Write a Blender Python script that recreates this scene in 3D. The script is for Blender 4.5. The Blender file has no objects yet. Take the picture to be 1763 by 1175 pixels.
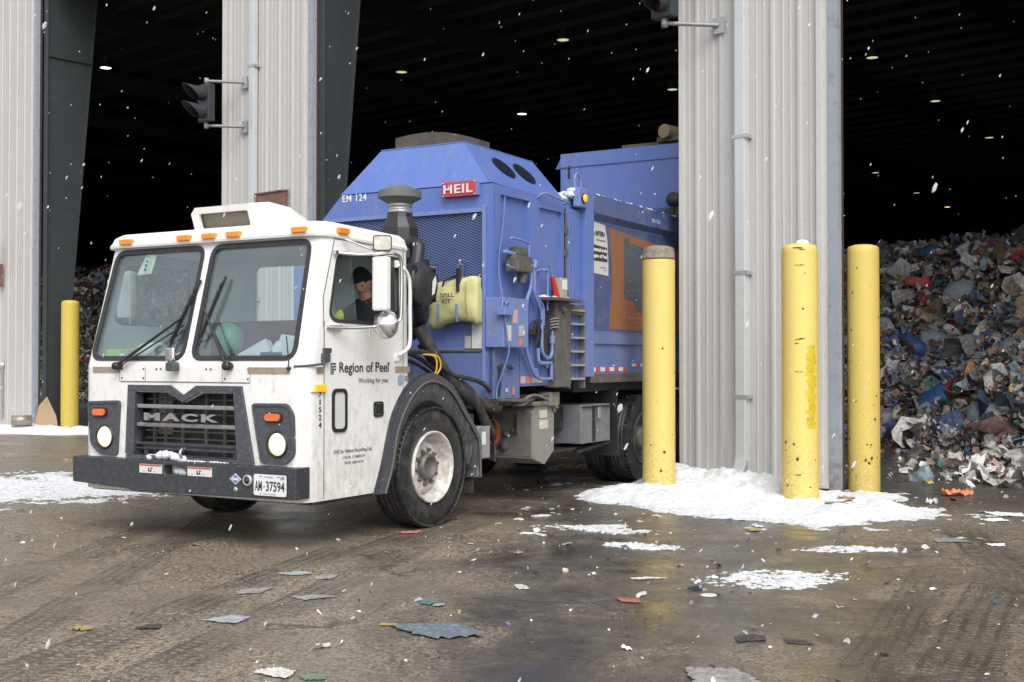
import bpy, bmesh, math, random
import numpy as np
from mathutils import Vector, Matrix, noise
from mathutils.geometry import tessellate_polygon
R = math.radians
random.seed(7)
SC = bpy.context.scene
# ------------------------------------------------------------------ camera
cam_d = bpy.data.cameras.new('camera'); cam = bpy.data.objects.new('camera', cam_d)
SC.collection.objects.link(cam); SC.camera = cam
cam.location = (0, 0, 1.44)
cam.rotation_euler = (R(90) + math.atan(34.5/2047), 0, 0)
cam_d.sensor_width = 36; cam_d.lens = 36*2047/1763; cam_d.clip_end = 500; cam_d.clip_start = .05
# ------------------------------------------------------------------ sky, sun, exposure
W = bpy.data.worlds.new('World'); SC.world = W; W.use_nodes = True
nt = W.node_tree; bg = nt.nodes['Background']
sky = nt.nodes.new('ShaderNodeTexSky'); sky.sky_type = 'NISHITA'; sky.sun_disc = False
SUN_EL, SUN_AZ = 48, 168      # azimuth measured clockwise from +Y
sky.sun_elevation = R(SUN_EL); sky.sun_rotation = R(SUN_AZ)
sky.air_density = 1.0; sky.dust_density = 3.0
hs = nt.nodes.new('ShaderNodeHueSaturation'); hs.inputs['Saturation'].default_value = .18
nt.links.new(sky.outputs[0], hs.inputs['Color']); nt.links.new(hs.outputs[0], bg.inputs[0])
bg.inputs[1].default_value = .15
sl = bpy.data.lights.new('sun', 'SUN'); so = bpy.data.objects.new('sun', sl); SC.collection.objects.link(so)
sl.energy = 1.3; sl.angle = R(40); sl.color = (1, .965, .92)
az, el = R(SUN_AZ), R(SUN_EL)
sd = Vector((math.sin(az)*math.cos(el), math.cos(az)*math.cos(el), math.sin(el)))
so.rotation_euler = sd.to_track_quat('Z', 'Y').to_euler(); so.location = sd*60
SC.view_settings.view_transform = 'Standard'; SC.view_settings.look = 'None'
SC.view_settings.exposure = .55; SC.view_settings.gamma = 1
SC.cycles.max_bounces = 8; SC.cycles.transparent_max_bounces = 16
# ------------------------------------------------------------------ frames: truck and building stand turned to the view
TR = (Vector((-.70, 10.4, 0)), R(-30.1))       # origin under the near front wheel, +x = its near side, +y = towards its tail
BR = (Vector((0, 0, 0)), R(-40.8))             # +x along the facade, +y into the hall, facade at y = 12.37
WR = (Vector((0, 0, 0)), 0.0)
FY = 12.37
def wpos(fr, p):
    o, a = fr; p = Vector(p)
    return o + Vector((p.x*math.cos(a)-p.y*math.sin(a), p.x*math.sin(a)+p.y*math.cos(a), p.z))
# ------------------------------------------------------------------ materials
MATS = {}
def M(name, col, rough=.6, metal=0, var=.12, vscale=3., bump=0., bscale=60., dirt=None, dirtcol=(.12,.10,.08), dscale=6., spec=.5, coat=0, emit=None, trans=0, stretch=(1,1,1), grad=None):
    """procedural paint: base colour with broad variation, fine bump and patches of grime (dirt 0..1)"""
    if name in MATS: return MATS[name]
    m = bpy.data.materials.new(name); m.use_nodes = True; t = m.node_tree; N = t.nodes; L = t.links
    b = N['Principled BSDF']; b.inputs['Roughness'].default_value = rough; b.inputs['Metallic'].default_value = metal
    b.inputs['Specular IOR Level'].default_value = spec; b.inputs['Coat Weight'].default_value = coat
    if trans: b.inputs['Transmission Weight'].default_value = trans
    tc = N.new('ShaderNodeTexCoord'); mp = N.new('ShaderNodeMapping'); mp.inputs['Scale'].default_value = stretch
    L.new(tc.outputs['Object'], mp.inputs[0]); V = mp.outputs[0]
    def nz(s, d=4, r=.6):
        n = N.new('ShaderNodeTexNoise'); n.inputs['Scale'].default_value = s; n.inputs['Detail'].default_value = d; n.inputs['Roughness'].default_value = r
        L.new(V, n.inputs['Vector']); return n.outputs['Fac']
    c4 = (*col, 1)
    mx = N.new('ShaderNodeMix'); mx.data_type = 'RGBA'
    mx.inputs['A'].default_value = tuple(max(0, c*(1-var)) for c in col)+(1,); mx.inputs['B'].default_value = tuple(min(1, c*(1+var)) for c in col)+(1,)
    L.new(nz(vscale), mx.inputs['Factor']); out = mx.outputs['Result']
    if dirt:
        rp = N.new('ShaderNodeMapRange'); rp.inputs['From Min'].default_value = .62-dirt*.5; rp.inputs['From Max'].default_value = .95-dirt*.45; rp.clamp = True
        f = nz(dscale, 8, .7)
        if grad:   # grime thickens between two heights (road spray)
            sp = N.new('ShaderNodeSeparateXYZ'); L.new(tc.outputs['Object'], sp.inputs[0])
            g = N.new('ShaderNodeMapRange'); g.inputs['From Min'].default_value = grad[0]; g.inputs['From Max'].default_value = grad[1]
            g.inputs['To Min'].default_value = grad[2]; g.inputs['To Max'].default_value = 0; L.new(sp.outputs['Z'], g.inputs['Value'])
            ad = N.new('ShaderNodeMath'); ad.operation = 'ADD'; L.new(f, ad.inputs[0]); L.new(g.outputs[0], ad.inputs[1]); f = ad.outputs[0]
        L.new(f, rp.inputs['Value'])
        m2 = N.new('ShaderNodeMix'); m2.data_type = 'RGBA'; m2.inputs['B'].default_value = (*dirtcol, 1)
        L.new(rp.outputs[0], m2.inputs['Factor']); L.new(out, m2.inputs['A']); out = m2.outputs['Result']
        rr_ = N.new('ShaderNodeMapRange'); rr_.inputs['To Min'].default_value = rough; rr_.inputs['To Max'].default_value = min(1, rough+.35)
        L.new(rp.outputs[0], rr_.inputs['Value']); L.new(rr_.outputs[0], b.inputs['Roughness'])
    L.new(out, b.inputs['Base Color'])
    if bump:
        bp = N.new('ShaderNodeBump'); bp.inputs['Strength'].default_value = bump; bp.inputs['Distance'].default_value = .02
        L.new(nz(bscale, 5), bp.inputs['Height']); L.new(bp.outputs[0], b.inputs['Normal'])
    if emit:
        b.inputs['Emission Color'].default_value = (*emit[0], 1); b.inputs['Emission Strength'].default_value = emit[1]
    MATS[name] = m; return m
WHITE = M('white_paint', (.79,.79,.78), .34, var=.03, dirt=.12, dirtcol=(.45,.42,.38), dscale=18, grad=(.3,1.4,.19), coat=.25, stretch=(1,1,.45))
WHITE2 = M('white_roof_paint', (.8,.8,.78), .4, var=.03, dirt=.1, dirtcol=(.5,.48,.44))
CABIN = M('cabin_lining', (.50,.56,.55), .8, var=.1)
BLUE = M('blue_paint', (.098,.166,.455), .42, var=.08, vscale=1.6, dirt=.26, dirtcol=(.19,.21,.34), dscale=9, grad=(.9,1.9,.27), coat=.12, stretch=(1.6,1.6,.45), bump=.05, bscale=8)
BLUE2 = M('pale_blue_paint', (.16,.23,.50), .45, var=.1, dirt=.33, dirtcol=(.20,.20,.26), dscale=7)
BLUED = M('faded_dusty_blue_paint', (.095,.145,.36), .6, var=.12, dirt=.36, dirtcol=(.19,.20,.27), dscale=6, stretch=(1,1,.4))
NAVY = M('navy_blue_vinyl', (.055,.08,.20), .4, var=.15, dirt=.25, dirtcol=(.16,.17,.22))
ORANGE = M('orange_vinyl', (.27,.10,.038), .45, var=.1, dirt=.25, dirtcol=(.2,.12,.08))
SLATE = M('slate_vinyl', (.07,.09,.11), .45, var=.3, vscale=9)
DKGREY = M('dark_grey_plastic', (.062,.067,.082), .5, var=.15, dirt=.24, dirtcol=(.17,.18,.20), dscale=40, bump=.2)
BUMPER = M('salted_dark_bumper', (.040,.044,.054), .45, var=.25, dirt=.20, dirtcol=(.15,.155,.165), dscale=20, bump=.25, bscale=120)
BLACK = M('black_rubber', (.018,.018,.02), .55, var=.3)
BLACKP = M('black_painted_steel', (.02,.02,.022), .45, var=.3, dirt=.2, dirtcol=(.08,.075,.07))
TYRE = M('wet_tyre_rubber', (.018,.018,.02), .35, var=.3, dirt=.3, dirtcol=(.09,.09,.09), dscale=9, bump=.3, bscale=40)
LINER = M('streaked_rubber_liner', (.035,.036,.042), .4, var=.3, dirt=.42, dirtcol=(.15,.155,.17), dscale=5, stretch=(1,9,.8))
RIM = M('white_wheel_paint', (.68,.66,.62), .4, var=.05, dirt=.4, dirtcol=(.22,.19,.15), dscale=14)
HUB = M('grimy_hub_steel', (.2,.19,.18), .5, .5, dirt=.3)
STEEL = M('galvanised_steel', (.50,.51,.52), .42, .6, var=.15)
CHROME = M('polished_steel', (.72,.72,.72), .15, .95, var=.05)
GREYBOX = M('grey_tank_paint', (.15,.145,.135), .6, var=.15, dirt=.35, dirtcol=(.05,.045,.04), dscale=5, bump=.2)
DIRTY = M('mud_caked_steel', (.085,.08,.075), .7, var=.3, dirt=.4, dirtcol=(.17,.155,.14), dscale=12, bump=.4)
AMBER = M('amber_lens', (.85,.24,.015), .2, var=.1, emit=((1,.25,.01), .08))
AMBERON = M('lit_amber_lens', (.95,.35,.02), .2, var=.1, emit=((1,.42,.02), .45))
HEADL = M('lit_headlamp_lens', (.9,.8,.6), .1, var=.15, vscale=60, emit=((1,.80,.48), .65), coat=.5)
RED = M('red_badge', (.48,.05,.075), .4, var=.1)
WHT = M('white_lettering', (.8,.8,.8), .5, var=.05)
BLK = M('black_lettering', (.035,.035,.04), .5, var=.1)
GREYTXT = M('grey_lettering', (.16,.16,.17), .5, var=.1)
TAN = M('weathered_tan_stripe', (.34,.27,.21), .5, var=.3, vscale=14, dirt=.3, dirtcol=(.16,.13,.10))
KIT = M('yellow_green_canvas', (.55,.53,.25), .8, var=.14, vscale=6, bump=.4, bscale=14, dirt=.2, dirtcol=(.22,.2,.09))
GRILLE = M('grimy_grille_bars', (.33,.34,.36), .4, .5, var=.2, dirt=.3, dirtcol=(.16,.15,.14), dscale=25)
SNOW = M('packed_snow', (.74,.76,.79), .8, var=.07, vscale=5, bump=1., bscale=30, dirt=.15, dirtcol=(.36,.355,.35), dscale=30, grad=(.0,.045,.17))
PAPER = M('white_paper', (.72,.73,.72), .7, var=.1, vscale=9)
CARD = M('brown_cardboard', (.36,.25,.15), .85, var=.2, bump=.2, bscale=20, dirt=.2, dirtcol=(.15,.11,.07))
YELLOW = None
def glassmat(name, tint, film, ior=1.45):
    m = bpy.data.materials.new(name); m.use_nodes = True; t = m.node_tree; N = t.nodes; L = t.links
    for n in list(N):
        if n.type != 'OUTPUT_MATERIAL': N.remove(n)
    out = [n for n in N][0]
    tr = N.new('ShaderNodeBsdfTransparent'); tr.inputs[0].default_value = (*tint, 1)
    gl = N.new('ShaderNodeBsdfGlossy'); gl.inputs['Roughness'].default_value = .04; gl.inputs[0].default_value = (.9,.95,1,1)
    lw = N.new('ShaderNodeLayerWeight'); lw.inputs[0].default_value = .5      # Schlick, the same from both sides
    pw = N.new('ShaderNodeMath'); pw.operation = 'POWER'; pw.inputs[1].default_value = 5; L.new(lw.outputs['Facing'], pw.inputs[0])
    fr = N.new('ShaderNodeMath'); fr.operation = 'MULTIPLY_ADD'; fr.inputs[1].default_value = .94; fr.inputs[2].default_value = .11; L.new(pw.outputs[0], fr.inputs[0])
    mx = N.new('ShaderNodeMixShader'); L.new(fr.outputs[0], mx.inputs[0]); L.new(tr.outputs[0], mx.inputs[1]); L.new(gl.outputs[0], mx.inputs[2])
    df = N.new('ShaderNodeBsdfDiffuse'); df.inputs[0].default_value = (.42,.47,.5,1)
    tc = N.new('ShaderNodeTexCoord'); nz = N.new('ShaderNodeTexNoise'); nz.inputs['Scale'].default_value = 3.5; nz.inputs['Detail'].default_value = 6
    L.new(tc.outputs['Object'], nz.inputs['Vector'])
    mr = N.new('ShaderNodeMapRange'); mr.inputs['From Min'].default_value = .3; mr.inputs['From Max'].default_value = .75; mr.inputs['To Min'].default_value = film*.5; mr.inputs['To Max'].default_value = film*1.7
    L.new(nz.outputs[0], mr.inputs[0])
    m2 = N.new('ShaderNodeMixShader'); L.new(mr.outputs[0], m2.inputs[0]); L.new(mx.outputs[0], m2.inputs[1]); L.new(df.outputs[0], m2.inputs[2])
    L.new(m2.outputs[0], out.inputs[0]); MATS[name] = m; return m
GLASS = glassmat('windscreen_glass', (.86,.92,.92), .06)
GLASS2 = glassmat('side_glass', (.9,.93,.93), .08)
# ------------------------------------------------------------------ objects
def link(o): SC.collection.objects.link(o); return o
def thing(name, label, cat, fr=WR, p=(0,0,0), group=None, kind=None, rz=0):
    o = link(bpy.data.objects.new(name, None)); o.empty_display_size = .2
    o.location = wpos(fr, p); o.rotation_euler = (0, 0, fr[1]+rz)
    tag(o, label, cat, group, kind); o['_'] = 0; del o['_']; return o
def tag(o, label=None, cat=None, group=None, kind=None):
    if label: o['label'] = label
    if cat: o['category'] = cat
    if group: o['group'] = group
    if kind: o['kind'] = kind
    return o
def rr(x0, x1, z0, z1, r=.05, n=5):
    out = []
    for cx, cz, a0 in ((x1-r, z1-r, 0), (x0+r, z1-r, 90), (x0+r, z0+r, 180), (x1-r, z0+r, 270)):
        for i in range(n+1):
            a = R(a0+90*i/n); out.append((cx+r*math.cos(a), cz+r*math.sin(a)))
    return out
def roundpoly(P, r, n=4):
    out = []; k = len(P)
    for i in range(k):
        p = Vector(P[i]); a = Vector(P[i-1])-p; b = Vector(P[(i+1) % k])-p
        ra = min(r, a.length*.45); rb = min(r, b.length*.45)
        A = p+a.normalized()*ra; B = p+b.normalized()*rb
        for j in range(n+1):
            t = j/n; q = A*(1-t)**2+p*2*t*(1-t)+B*t*t; out.append((q.x, q.y))
    return out
class MB:
    def __init__(s): s.v = []; s.f = []; s.mi = []; s.m = 0; s.sm = []; s.smooth = False
    def add(s, vs, fs):
        k = len(s.v); s.v += [Vector(v) for v in vs]
        for f in fs: s.f.append([i+k for i in f]); s.mi.append(s.m); s.sm.append(s.smooth)
        return s
    def box(s, x0, x1, y0, y1, z0, z1, b=0):
        if b <= 0:
            vs = [(x, y, z) for z in (z0, z1) for y in (y0, y1) for x in (x0, x1)]
            return s.add(vs, [(0,2,3,1),(4,5,7,6),(0,1,5,4),(2,6,7,3),(0,4,6,2),(1,3,7,5)])
        bm = bmesh.new(); bmesh.ops.create_cube(bm, size=1)
        for v in bm.verts: v.co = Vector(((x0+x1)/2+v.co.x*(x1-x0), (y0+y1)/2+v.co.y*(y1-y0), (z0+z1)/2+v.co.z*(z1-z0)))
        bmesh.ops.bevel(bm, geom=bm.edges[:], offset=b, segments=2, affect='EDGES', profile=.6)
        return s.bm(bm)
    def bm(s, bm, mat=None):
        bm.verts.index_update(); s.add([mat @ v.co if mat else v.co for v in bm.verts], [[v.index for v in f.verts] for f in bm.faces]); bm.free(); return s
    def ring(s, P, Q, close=True):
        k = len(P); n = k if close else k-1
        return s.add(list(P)+list(Q), [(i, (i+1) % k, (i+1) % k+k, i+k) for i in range(n)])
    def tube(s, pts, r, n=8, caps=True, smooth=True):
        pts = [Vector(p) for p in pts]; rs = r if isinstance(r, (list, tuple)) else [r]*len(pts)
        so_ = s.smooth; s.smooth = smooth; vs = []; k = len(pts); up = None
        for i, p in enumerate(pts):
            d = (pts[min(i+1, k-1)]-pts[max(i-1, 0)]).normalized()
            if up is None: up = d.orthogonal().normalized()
            up = (up-d*up.dot(d)); up = up.normalized() if up.length > 1e-6 else d.orthogonal().normalized()
            w = d.cross(up)
            for j in range(n):
                a = 2*math.pi*j/n; vs.append(p+(up*math.cos(a)+w*math.sin(a))*rs[i])
        fs = [(i*n+j, i*n+(j+1) % n, (i+1)*n+(j+1) % n, (i+1)*n+j) for i in range(k-1) for j in range(n)]
        s.add(vs, fs)
        if caps:
            s.smooth = False; s.add(vs[:n], [list(range(n))[::-1]]); s.add(vs[-n:], [list(range(n))])
        s.smooth = so_; return s
    def lathe(s, prof, c, axis='x', n=48, smooth=True):
        so_ = s.smooth; s.smooth = smooth; vs = []; c = Vector(c); k = len(prof)
        for j in range(n):
            a = 2*math.pi*j/n; ca, sa = math.cos(a), math.sin(a)
            for h, r in prof:
                vs.append(c+{'x': Vector((h, r*ca, r*sa)), 'y': Vector((r*sa, h, r*ca)), 'z': Vector((r*ca, r*sa, h))}[axis])
        s.add(vs, [(j*k+i, ((j+1) % n)*k+i, ((j+1) % n)*k+i+1, j*k+i+1) for j in range(n) for i in range(k-1)])
        s.smooth = so_; return s
    def plate(s, outer, f, t=.01, holes=()):
        """flat plate with holes; f(u, v, d) -> 3D, d = depth behind the front face"""
        loops = [list(outer)]+[list(h) for h in holes]
        tri = tessellate_polygon([[Vector((u, v, 0)) for u, v in l] for l in loops])
        flat = [p for l in loops for p in l]; n = len(flat)
        vs = [Vector(f(u, v, 0)) for u, v in flat]+[Vector(f(u, v, t)) for u, v in flat]
        fs = [list(q) for q in tri]+[[i+n for i in q][::-1] for q in tri]
        k = 0
        for l in loops:
            m = len(l)
            for i in range(m): fs.append([k+i, k+(i+1) % m, k+(i+1) % m+n, k+i+n])
            k += m
        return s.add(vs, fs)
    def build(s, name, mats, parent=None, org=(0,0,0), fr=None, fix=True):
        o_ = Vector(org); me = bpy.data.meshes.new(name)
        me.from_pydata([v-o_ for v in s.v], [], s.f)
        mats = mats if isinstance(mats, (list, tuple)) else [mats]
        for m in mats: me.materials.append(m)
        me.polygons.foreach_set('material_index', [min(i, len(mats)-1) for i in s.mi])
        me.polygons.foreach_set('use_smooth', s.sm); me.update()
        if fix and len(s.f) < 60000:
            b = bmesh.new(); b.from_mesh(me); bmesh.ops.recalc_face_normals(b, faces=b.faces); b.to_mesh(me); b.free()
        o = link(bpy.data.objects.new(name, me))
        if parent: o.parent = parent
        elif fr: o.location = wpos(fr, org); o.rotation_euler = (0, 0, fr[1])
        return o
FX = lambda x: (lambda u, v, d: (x-d, u, v))      # plate facing +x at x (u = y, v = z)
FYM = lambda y: (lambda u, v, d: (u, y+d, v))     # plate facing -y at y (u = x, v = z)
def bez(pts, n=6):
    """smooth path through the points"""
    P = [Vector(p) for p in pts]; P = [P[0]*2-P[1]]+P+[P[-1]*2-P[-2]]; out = []
    for i in range(1, len(P)-2):
        for j in range(n):
            t = j/n; a, b, c, d = P[i-1:i+3]
            out.append(.5*((2*b)+(c-a)*t+(2*a-5*b+4*c-d)*t*t+(3*b-a-3*c+d)*t**3))
    out.append(P[-2]); return out
def text_mesh(s, bold=0., sp=1.):
    cu = bpy.data.curves.new('t', 'FONT'); cu.body = s; cu.offset = bold; cu.resolution_u = 3; cu.space_character = sp; cu.size = 1
    o = bpy.data.objects.new('t', cu); link(o); dg = bpy.context.evaluated_depsgraph_get(); dg.update()
    me = bpy.data.meshes.new_from_object(o.evaluated_get(dg)); bpy.data.objects.remove(o)
    vs = np.array([v.co[:2] for v in me.vertices]); fs = [list(p.vertices) for p in me.polygons]
    return vs, fs
def lettering(mb, s, u0, u1, v0, v1, f, t=.003, bold=0., sp=1., fit=True):
    vs, fs = text_mesh(s, bold, sp)
    if not len(vs): return mb
    lo, hi = vs.min(0), vs.max(0); su = (u1-u0)/(hi[0]-lo[0]); sv = (v1-v0)/(hi[1]-lo[1])
    P = [(u0+(a-lo[0])*su, v0+(b-lo[1])*sv) for a, b in vs]; n = len(P)
    F = [[i for i in q] for q in fs]; from collections import Counter
    ed = Counter()
    for q in F:
        for i in range(len(q)): ed[(q[i], q[(i+1) % len(q)])] += 1
    side = [[a, b, b+n, a+n] for (a, b) in ed if (b, a) not in ed]
    return mb.add([f(a, b, -t) for a, b in P]+[f(a, b, 0) for a, b in P], F+side)
# ================================================================== GROUND
def nodes_ground():
    m = bpy.data.materials.new('wet_asphalt'); m.use_nodes = True; t = m.node_tree; N = t.nodes; L = t.links
    b = N['Principled BSDF']; tc = N.new('ShaderNodeTexCoord'); V = tc.outputs['Object']
    sep = N.new('ShaderNodeSeparateXYZ'); L.new(V, sep.inputs[0]); X, Y = sep.outputs[0], sep.outputs[1]
    def nz(s, d=5, r=.6, v=None, dist=0):
        n = N.new('ShaderNodeTexNoise'); n.inputs['Scale'].default_value = s; n.inputs['Detail'].default_value = d; n.inputs['Roughness'].default_value = r; n.inputs['Distortion'].default_value = dist
        L.new(v or V, n.inputs['Vector']); return n.outputs['Fac']
    def ma(op, a, b_=None, c=None):
        n = N.new('ShaderNodeMath'); n.operation = op
        for i, q in enumerate((a, b_, c)):
            if q is None: continue
            if isinstance(q, (int, float)): n.inputs[i].default_value = q
            else: L.new(q, n.inputs[i])
        return n.outputs[0]
    def mr(v, a, b_, c=0., d=1., smooth=False):
        n = N.new('ShaderNodeMapRange'); n.clamp = True
        if smooth: n.interpolation_type = 'SMOOTHSTEP'
        for i, q in zip(('From Min', 'From Max', 'To Min', 'To Max'), (a, b_, c, d)): n.inputs[i].default_value = q
        L.new(v, n.inputs['Value']); return n.outputs[0]
    def mix(f, a, b_):
        n = N.new('ShaderNodeMix'); n.data_type = 'RGBA'
        for k, q in (('A', a), ('B', b_)):
            if isinstance(q, tuple): n.inputs[k].default_value = (*q, 1)
            else: L.new(q, n.inputs[k])
        if isinstance(f, (int, float)): n.inputs['Factor'].default_value = f
        else: L.new(f, n.inputs['Factor'])
        return n.outputs['Result']
    # aggregate: two sizes of stone chips
    def vor(s):
        v = N.new('ShaderNodeTexVoronoi'); v.inputs['Scale'].default_value = s; L.new(V, v.inputs['Vector']); return v
    v1 = vor(70); v2 = vor(120)
    s1 = N.new('ShaderNodeSeparateColor'); L.new(v1.outputs['Color'], s1.inputs[0])
    chip = mix(mr(s1.outputs[0], .1, .95), (.062,.050,.037), (.46,.39,.295))
    chip = mix(mr(nz(150, 2), .45, .62, 0, .45), chip, (.10,.088,.072))
    light = mr(s1.outputs[1], .93, .97); chip = mix(ma('MULTIPLY', light, .5), chip, (.46,.43,.38))
    agg = mix(mr(nz(.9, 6, .6), .4, .75), chip, (.18,.152,.119)); 
    # slick grime trodden out of the door, wide patches
    d1 = ma('ABSOLUTE', ma('ADD', ma('SUBTRACT', X, ma('MULTIPLY', Y, .15)), ma('MULTIPLY', ma('SUBTRACT', nz(.55, 5, .65), .5), 4.2)))
    base_g = mr(d1, .9, 2.0, 1, 0, True)
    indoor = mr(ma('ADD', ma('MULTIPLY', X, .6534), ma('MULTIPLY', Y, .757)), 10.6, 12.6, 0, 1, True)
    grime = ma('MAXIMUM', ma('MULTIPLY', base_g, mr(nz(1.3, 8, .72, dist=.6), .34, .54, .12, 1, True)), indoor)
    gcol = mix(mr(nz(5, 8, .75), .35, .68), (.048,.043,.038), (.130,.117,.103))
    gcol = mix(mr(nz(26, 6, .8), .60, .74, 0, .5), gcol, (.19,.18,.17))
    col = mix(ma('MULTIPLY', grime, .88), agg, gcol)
    # dried yellowish silt
    silt = ma('MULTIPLY', mr(nz(1.9, 7, .7, dist=1.2), .60, .70, 0, .6, True), mr(nz(14, 4), .35, .6))
    col = mix(silt, col, (.20,.17,.105))
    # water films and pale icy smears
    pale = ma('MULTIPLY', mr(nz(2.6, 9, .8, dist=.8), .64, .74, 0, .5, True), base_g)
    col = mix(pale, col, (.30,.295,.29))
    # tyre tracks: bands along lines with lug marks
    ht = None; trk = None
    wob = ma('MULTIPLY', ma('SUBTRACT', nz(.8, 3), .5), .10)
    tracks = [(-3.12,11.03,-3.23,7.0,.17), (-2.75,11.6,-2.6,6.2,.16), (-1.27,9.3,-2.32,5.4,.2), (-.6,9.8,-1.75,5.2,.18), (3.37,8.15,1.99,5.4,.2), (2.95,8.3,1.5,5.2,.16), (-.01,12.2,-1.2,8.75,.2), (.5,13.4,-.9,9.0,.22), (-2.3,10.2,-4.4,6.6,.18), (3.9,10.4,3.0,6.2,.2)]
    for (ax, ay, bx, by, w) in tracks:
        dx, dy = bx-ax, by-ay; l = math.hypot(dx, dy); dx /= l; dy /= l
        al = ma('ADD', ma('MULTIPLY', ma('SUBTRACT', X, ax), dx), ma('MULTIPLY', ma('SUBTRACT', Y, ay), dy))
        ac = ma('ADD', ma('ADD', ma('MULTIPLY', ma('SUBTRACT', X, ax), -dy), ma('MULTIPLY', ma('SUBTRACT', Y, ay), dx)), wob)
        band = ma('MULTIPLY', mr(ma('ABSOLUTE', ac), w*.85, w, 1, 0), ma('MULTIPLY', mr(al, -.3, .5), mr(al, l-.3, l+1.2, 1, 0)))
        groove = ma('SINE', ma('MULTIPLY', ac, 2*math.pi/(w*.45)))
        lug = ma('SINE', ma('ADD', ma('MULTIPLY', al, 2*math.pi/.062), ma('MULTIPLY', ma('ABSOLUTE', ac), 26)))
        pat = ma('MULTIPLY', mr(ma('MAXIMUM', groove, lug), .1, .6), band)
        trk = pat if trk is None else ma('MAXIMUM', trk, pat)
        ht = band if ht is None else ma('MAXIMUM', ht, band)
    fade = mr(nz(1.1, 6, .65), .38, .60, .1, 1)
    trk = ma('MULTIPLY', trk, fade); ht = ma('MULTIPLY', ht, fade)
    col = mix(ma('MULTIPLY', trk, .62), col, (.035,.032,.029)); col = mix(ma('MULTIPLY', ht, .22), col, (.05,.046,.042))
    # fine salt specks
    sp = mr(nz(95, 1), .80, .84, 0, .7); col = mix(sp, col, (.45,.45,.45))
    L.new(col, b.inputs['Base Color'])
    wet = ma('ADD', ma('MULTIPLY', mr(nz(1.6, 6, .65), .40, .66, 0, 1, True), .6), ma('MULTIPLY', grime, .22))
    wet = ma('MAXIMUM', wet, mr(nz(.7, 3), .5, .62, 0, .8))
    film = ma('MAXIMUM', mr(nz(.85, 5, .6, dist=.5), .50, .60, 0, 1, True), ma('MULTIPLY', mr(nz(2.3, 5, .6), .52, .60, 0, 1, True), .8))
    film = ma('MULTIPLY', film, ma('ADD', .3, ma('MULTIPLY', base_g, .7)))
    crk = N.new('ShaderNodeTexVoronoi'); crk.feature = 'DISTANCE_TO_EDGE'; crk.inputs['Scale'].default_value = .55; mpn = N.new('ShaderNodeMixRGB'); mpn.blend_type = 'ADD'; mpn.inputs[0].default_value = .35; L.new(V, mpn.inputs[1]); cn_ = N.new('ShaderNodeTexNoise'); cn_.inputs['Scale'].default_value = 3; cn_.inputs['Detail'].default_value = 6; L.new(V, cn_.inputs['Vector']); L.new(cn_.outputs['Color'], mpn.inputs[2]); L.new(mpn.outputs[0], crk.inputs['Vector'])
    ck = ma('MULTIPLY', mr(crk.outputs['Distance'], .002, .010, .7, 0), mr(nz(1.5, 4), .45, .6)); col = mix(ck, col, (.02,.018,.016))
    col = mix(ma('MULTIPLY', ma('MULTIPLY', wet, ma('ADD', .4, base_g)), .24), col, (.03,.027,.023)); col = mix(ma('MULTIPLY', film, .32), col, (.028,.026,.023)); L.new(col, b.inputs['Base Color'])
    L.new(ma('SUBTRACT', mr(wet, 0, 1, .46, .20), ma('MULTIPLY', film, .12)), b.inputs['Roughness']); b.inputs['Specular IOR Level'].default_value = .5
    h = ma('ADD', ma('MULTIPLY', v1.outputs['Distance'], .35), ma('ADD', ma('MULTIPLY', nz(70, 4), .6), ma('MULTIPLY', nz(9, 6), 1.1)))
    h = ma('SUBTRACT', ma('ADD', h, ma('MULTIPLY', nz(2, 4), 1.6)), ma('MULTIPLY', trk, .7))
    bp = N.new('ShaderNodeBump'); L.new(ma('SUBTRACT', .38, ma('MULTIPLY', film, .33)), bp.inputs['Strength']); bp.inputs['Distance'].default_value = .02
    L.new(h, bp.inputs['Height']); L.new(bp.outputs[0], b.inputs['Normal'])
    return m
g = MB(); xs = [-250, -60, -20, -8, 8, 20, 60, 250]
for i in range(7):
    for j in range(7):
        g.add([(xs[i], xs[j], 0), (xs[i+1], xs[j], 0), (xs[i+1], xs[j+1], 0), (xs[i], xs[j+1], 0)], [(0,1,2,3)])
go = g.build('ground', nodes_ground()); tag(go, kind='structure')
# ================================================================== WAREHOUSE
SID = M('beige_ribbed_siding', (.475,.465,.455), .45, var=.035, vscale=1.2, dirt=.05, dirtcol=(.36,.34,.32), dscale=4, stretch=(6,6,.35), grad=(0,.8,.16))
TRIM = M('pale_metal_trim', (.54,.53,.51), .45, var=.05, dirt=.14, dirtcol=(.28,.24,.2), dscale=10, stretch=(4,4,.6))
JAMB = M('blue_grey_door_jamb', (.30,.33,.385), .5, var=.08, dirt=.17, dirtcol=(.16,.10,.06), dscale=9, grad=(.0,.9,.16))
RUSTJ = M('rusty_jamb_edge', (.05,.035,.028), .7, var=.3)
COLM = M('dark_green_grey_steel', (.042,.049,.053), .5, var=.15, vscale=1.5, dirt=.12, dirtcol=(.07,.075,.075))
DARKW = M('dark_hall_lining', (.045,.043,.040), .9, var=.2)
CONC = M('grey_concrete', (.22,.21,.20), .8, var=.2, bump=.3)
wh = thing('warehouse', 'tall waste hall with beige ribbed metal piers between open dark doorways', 'building', BR, (-15, FY, 0))
WO = (-15, FY, 0)
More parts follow.
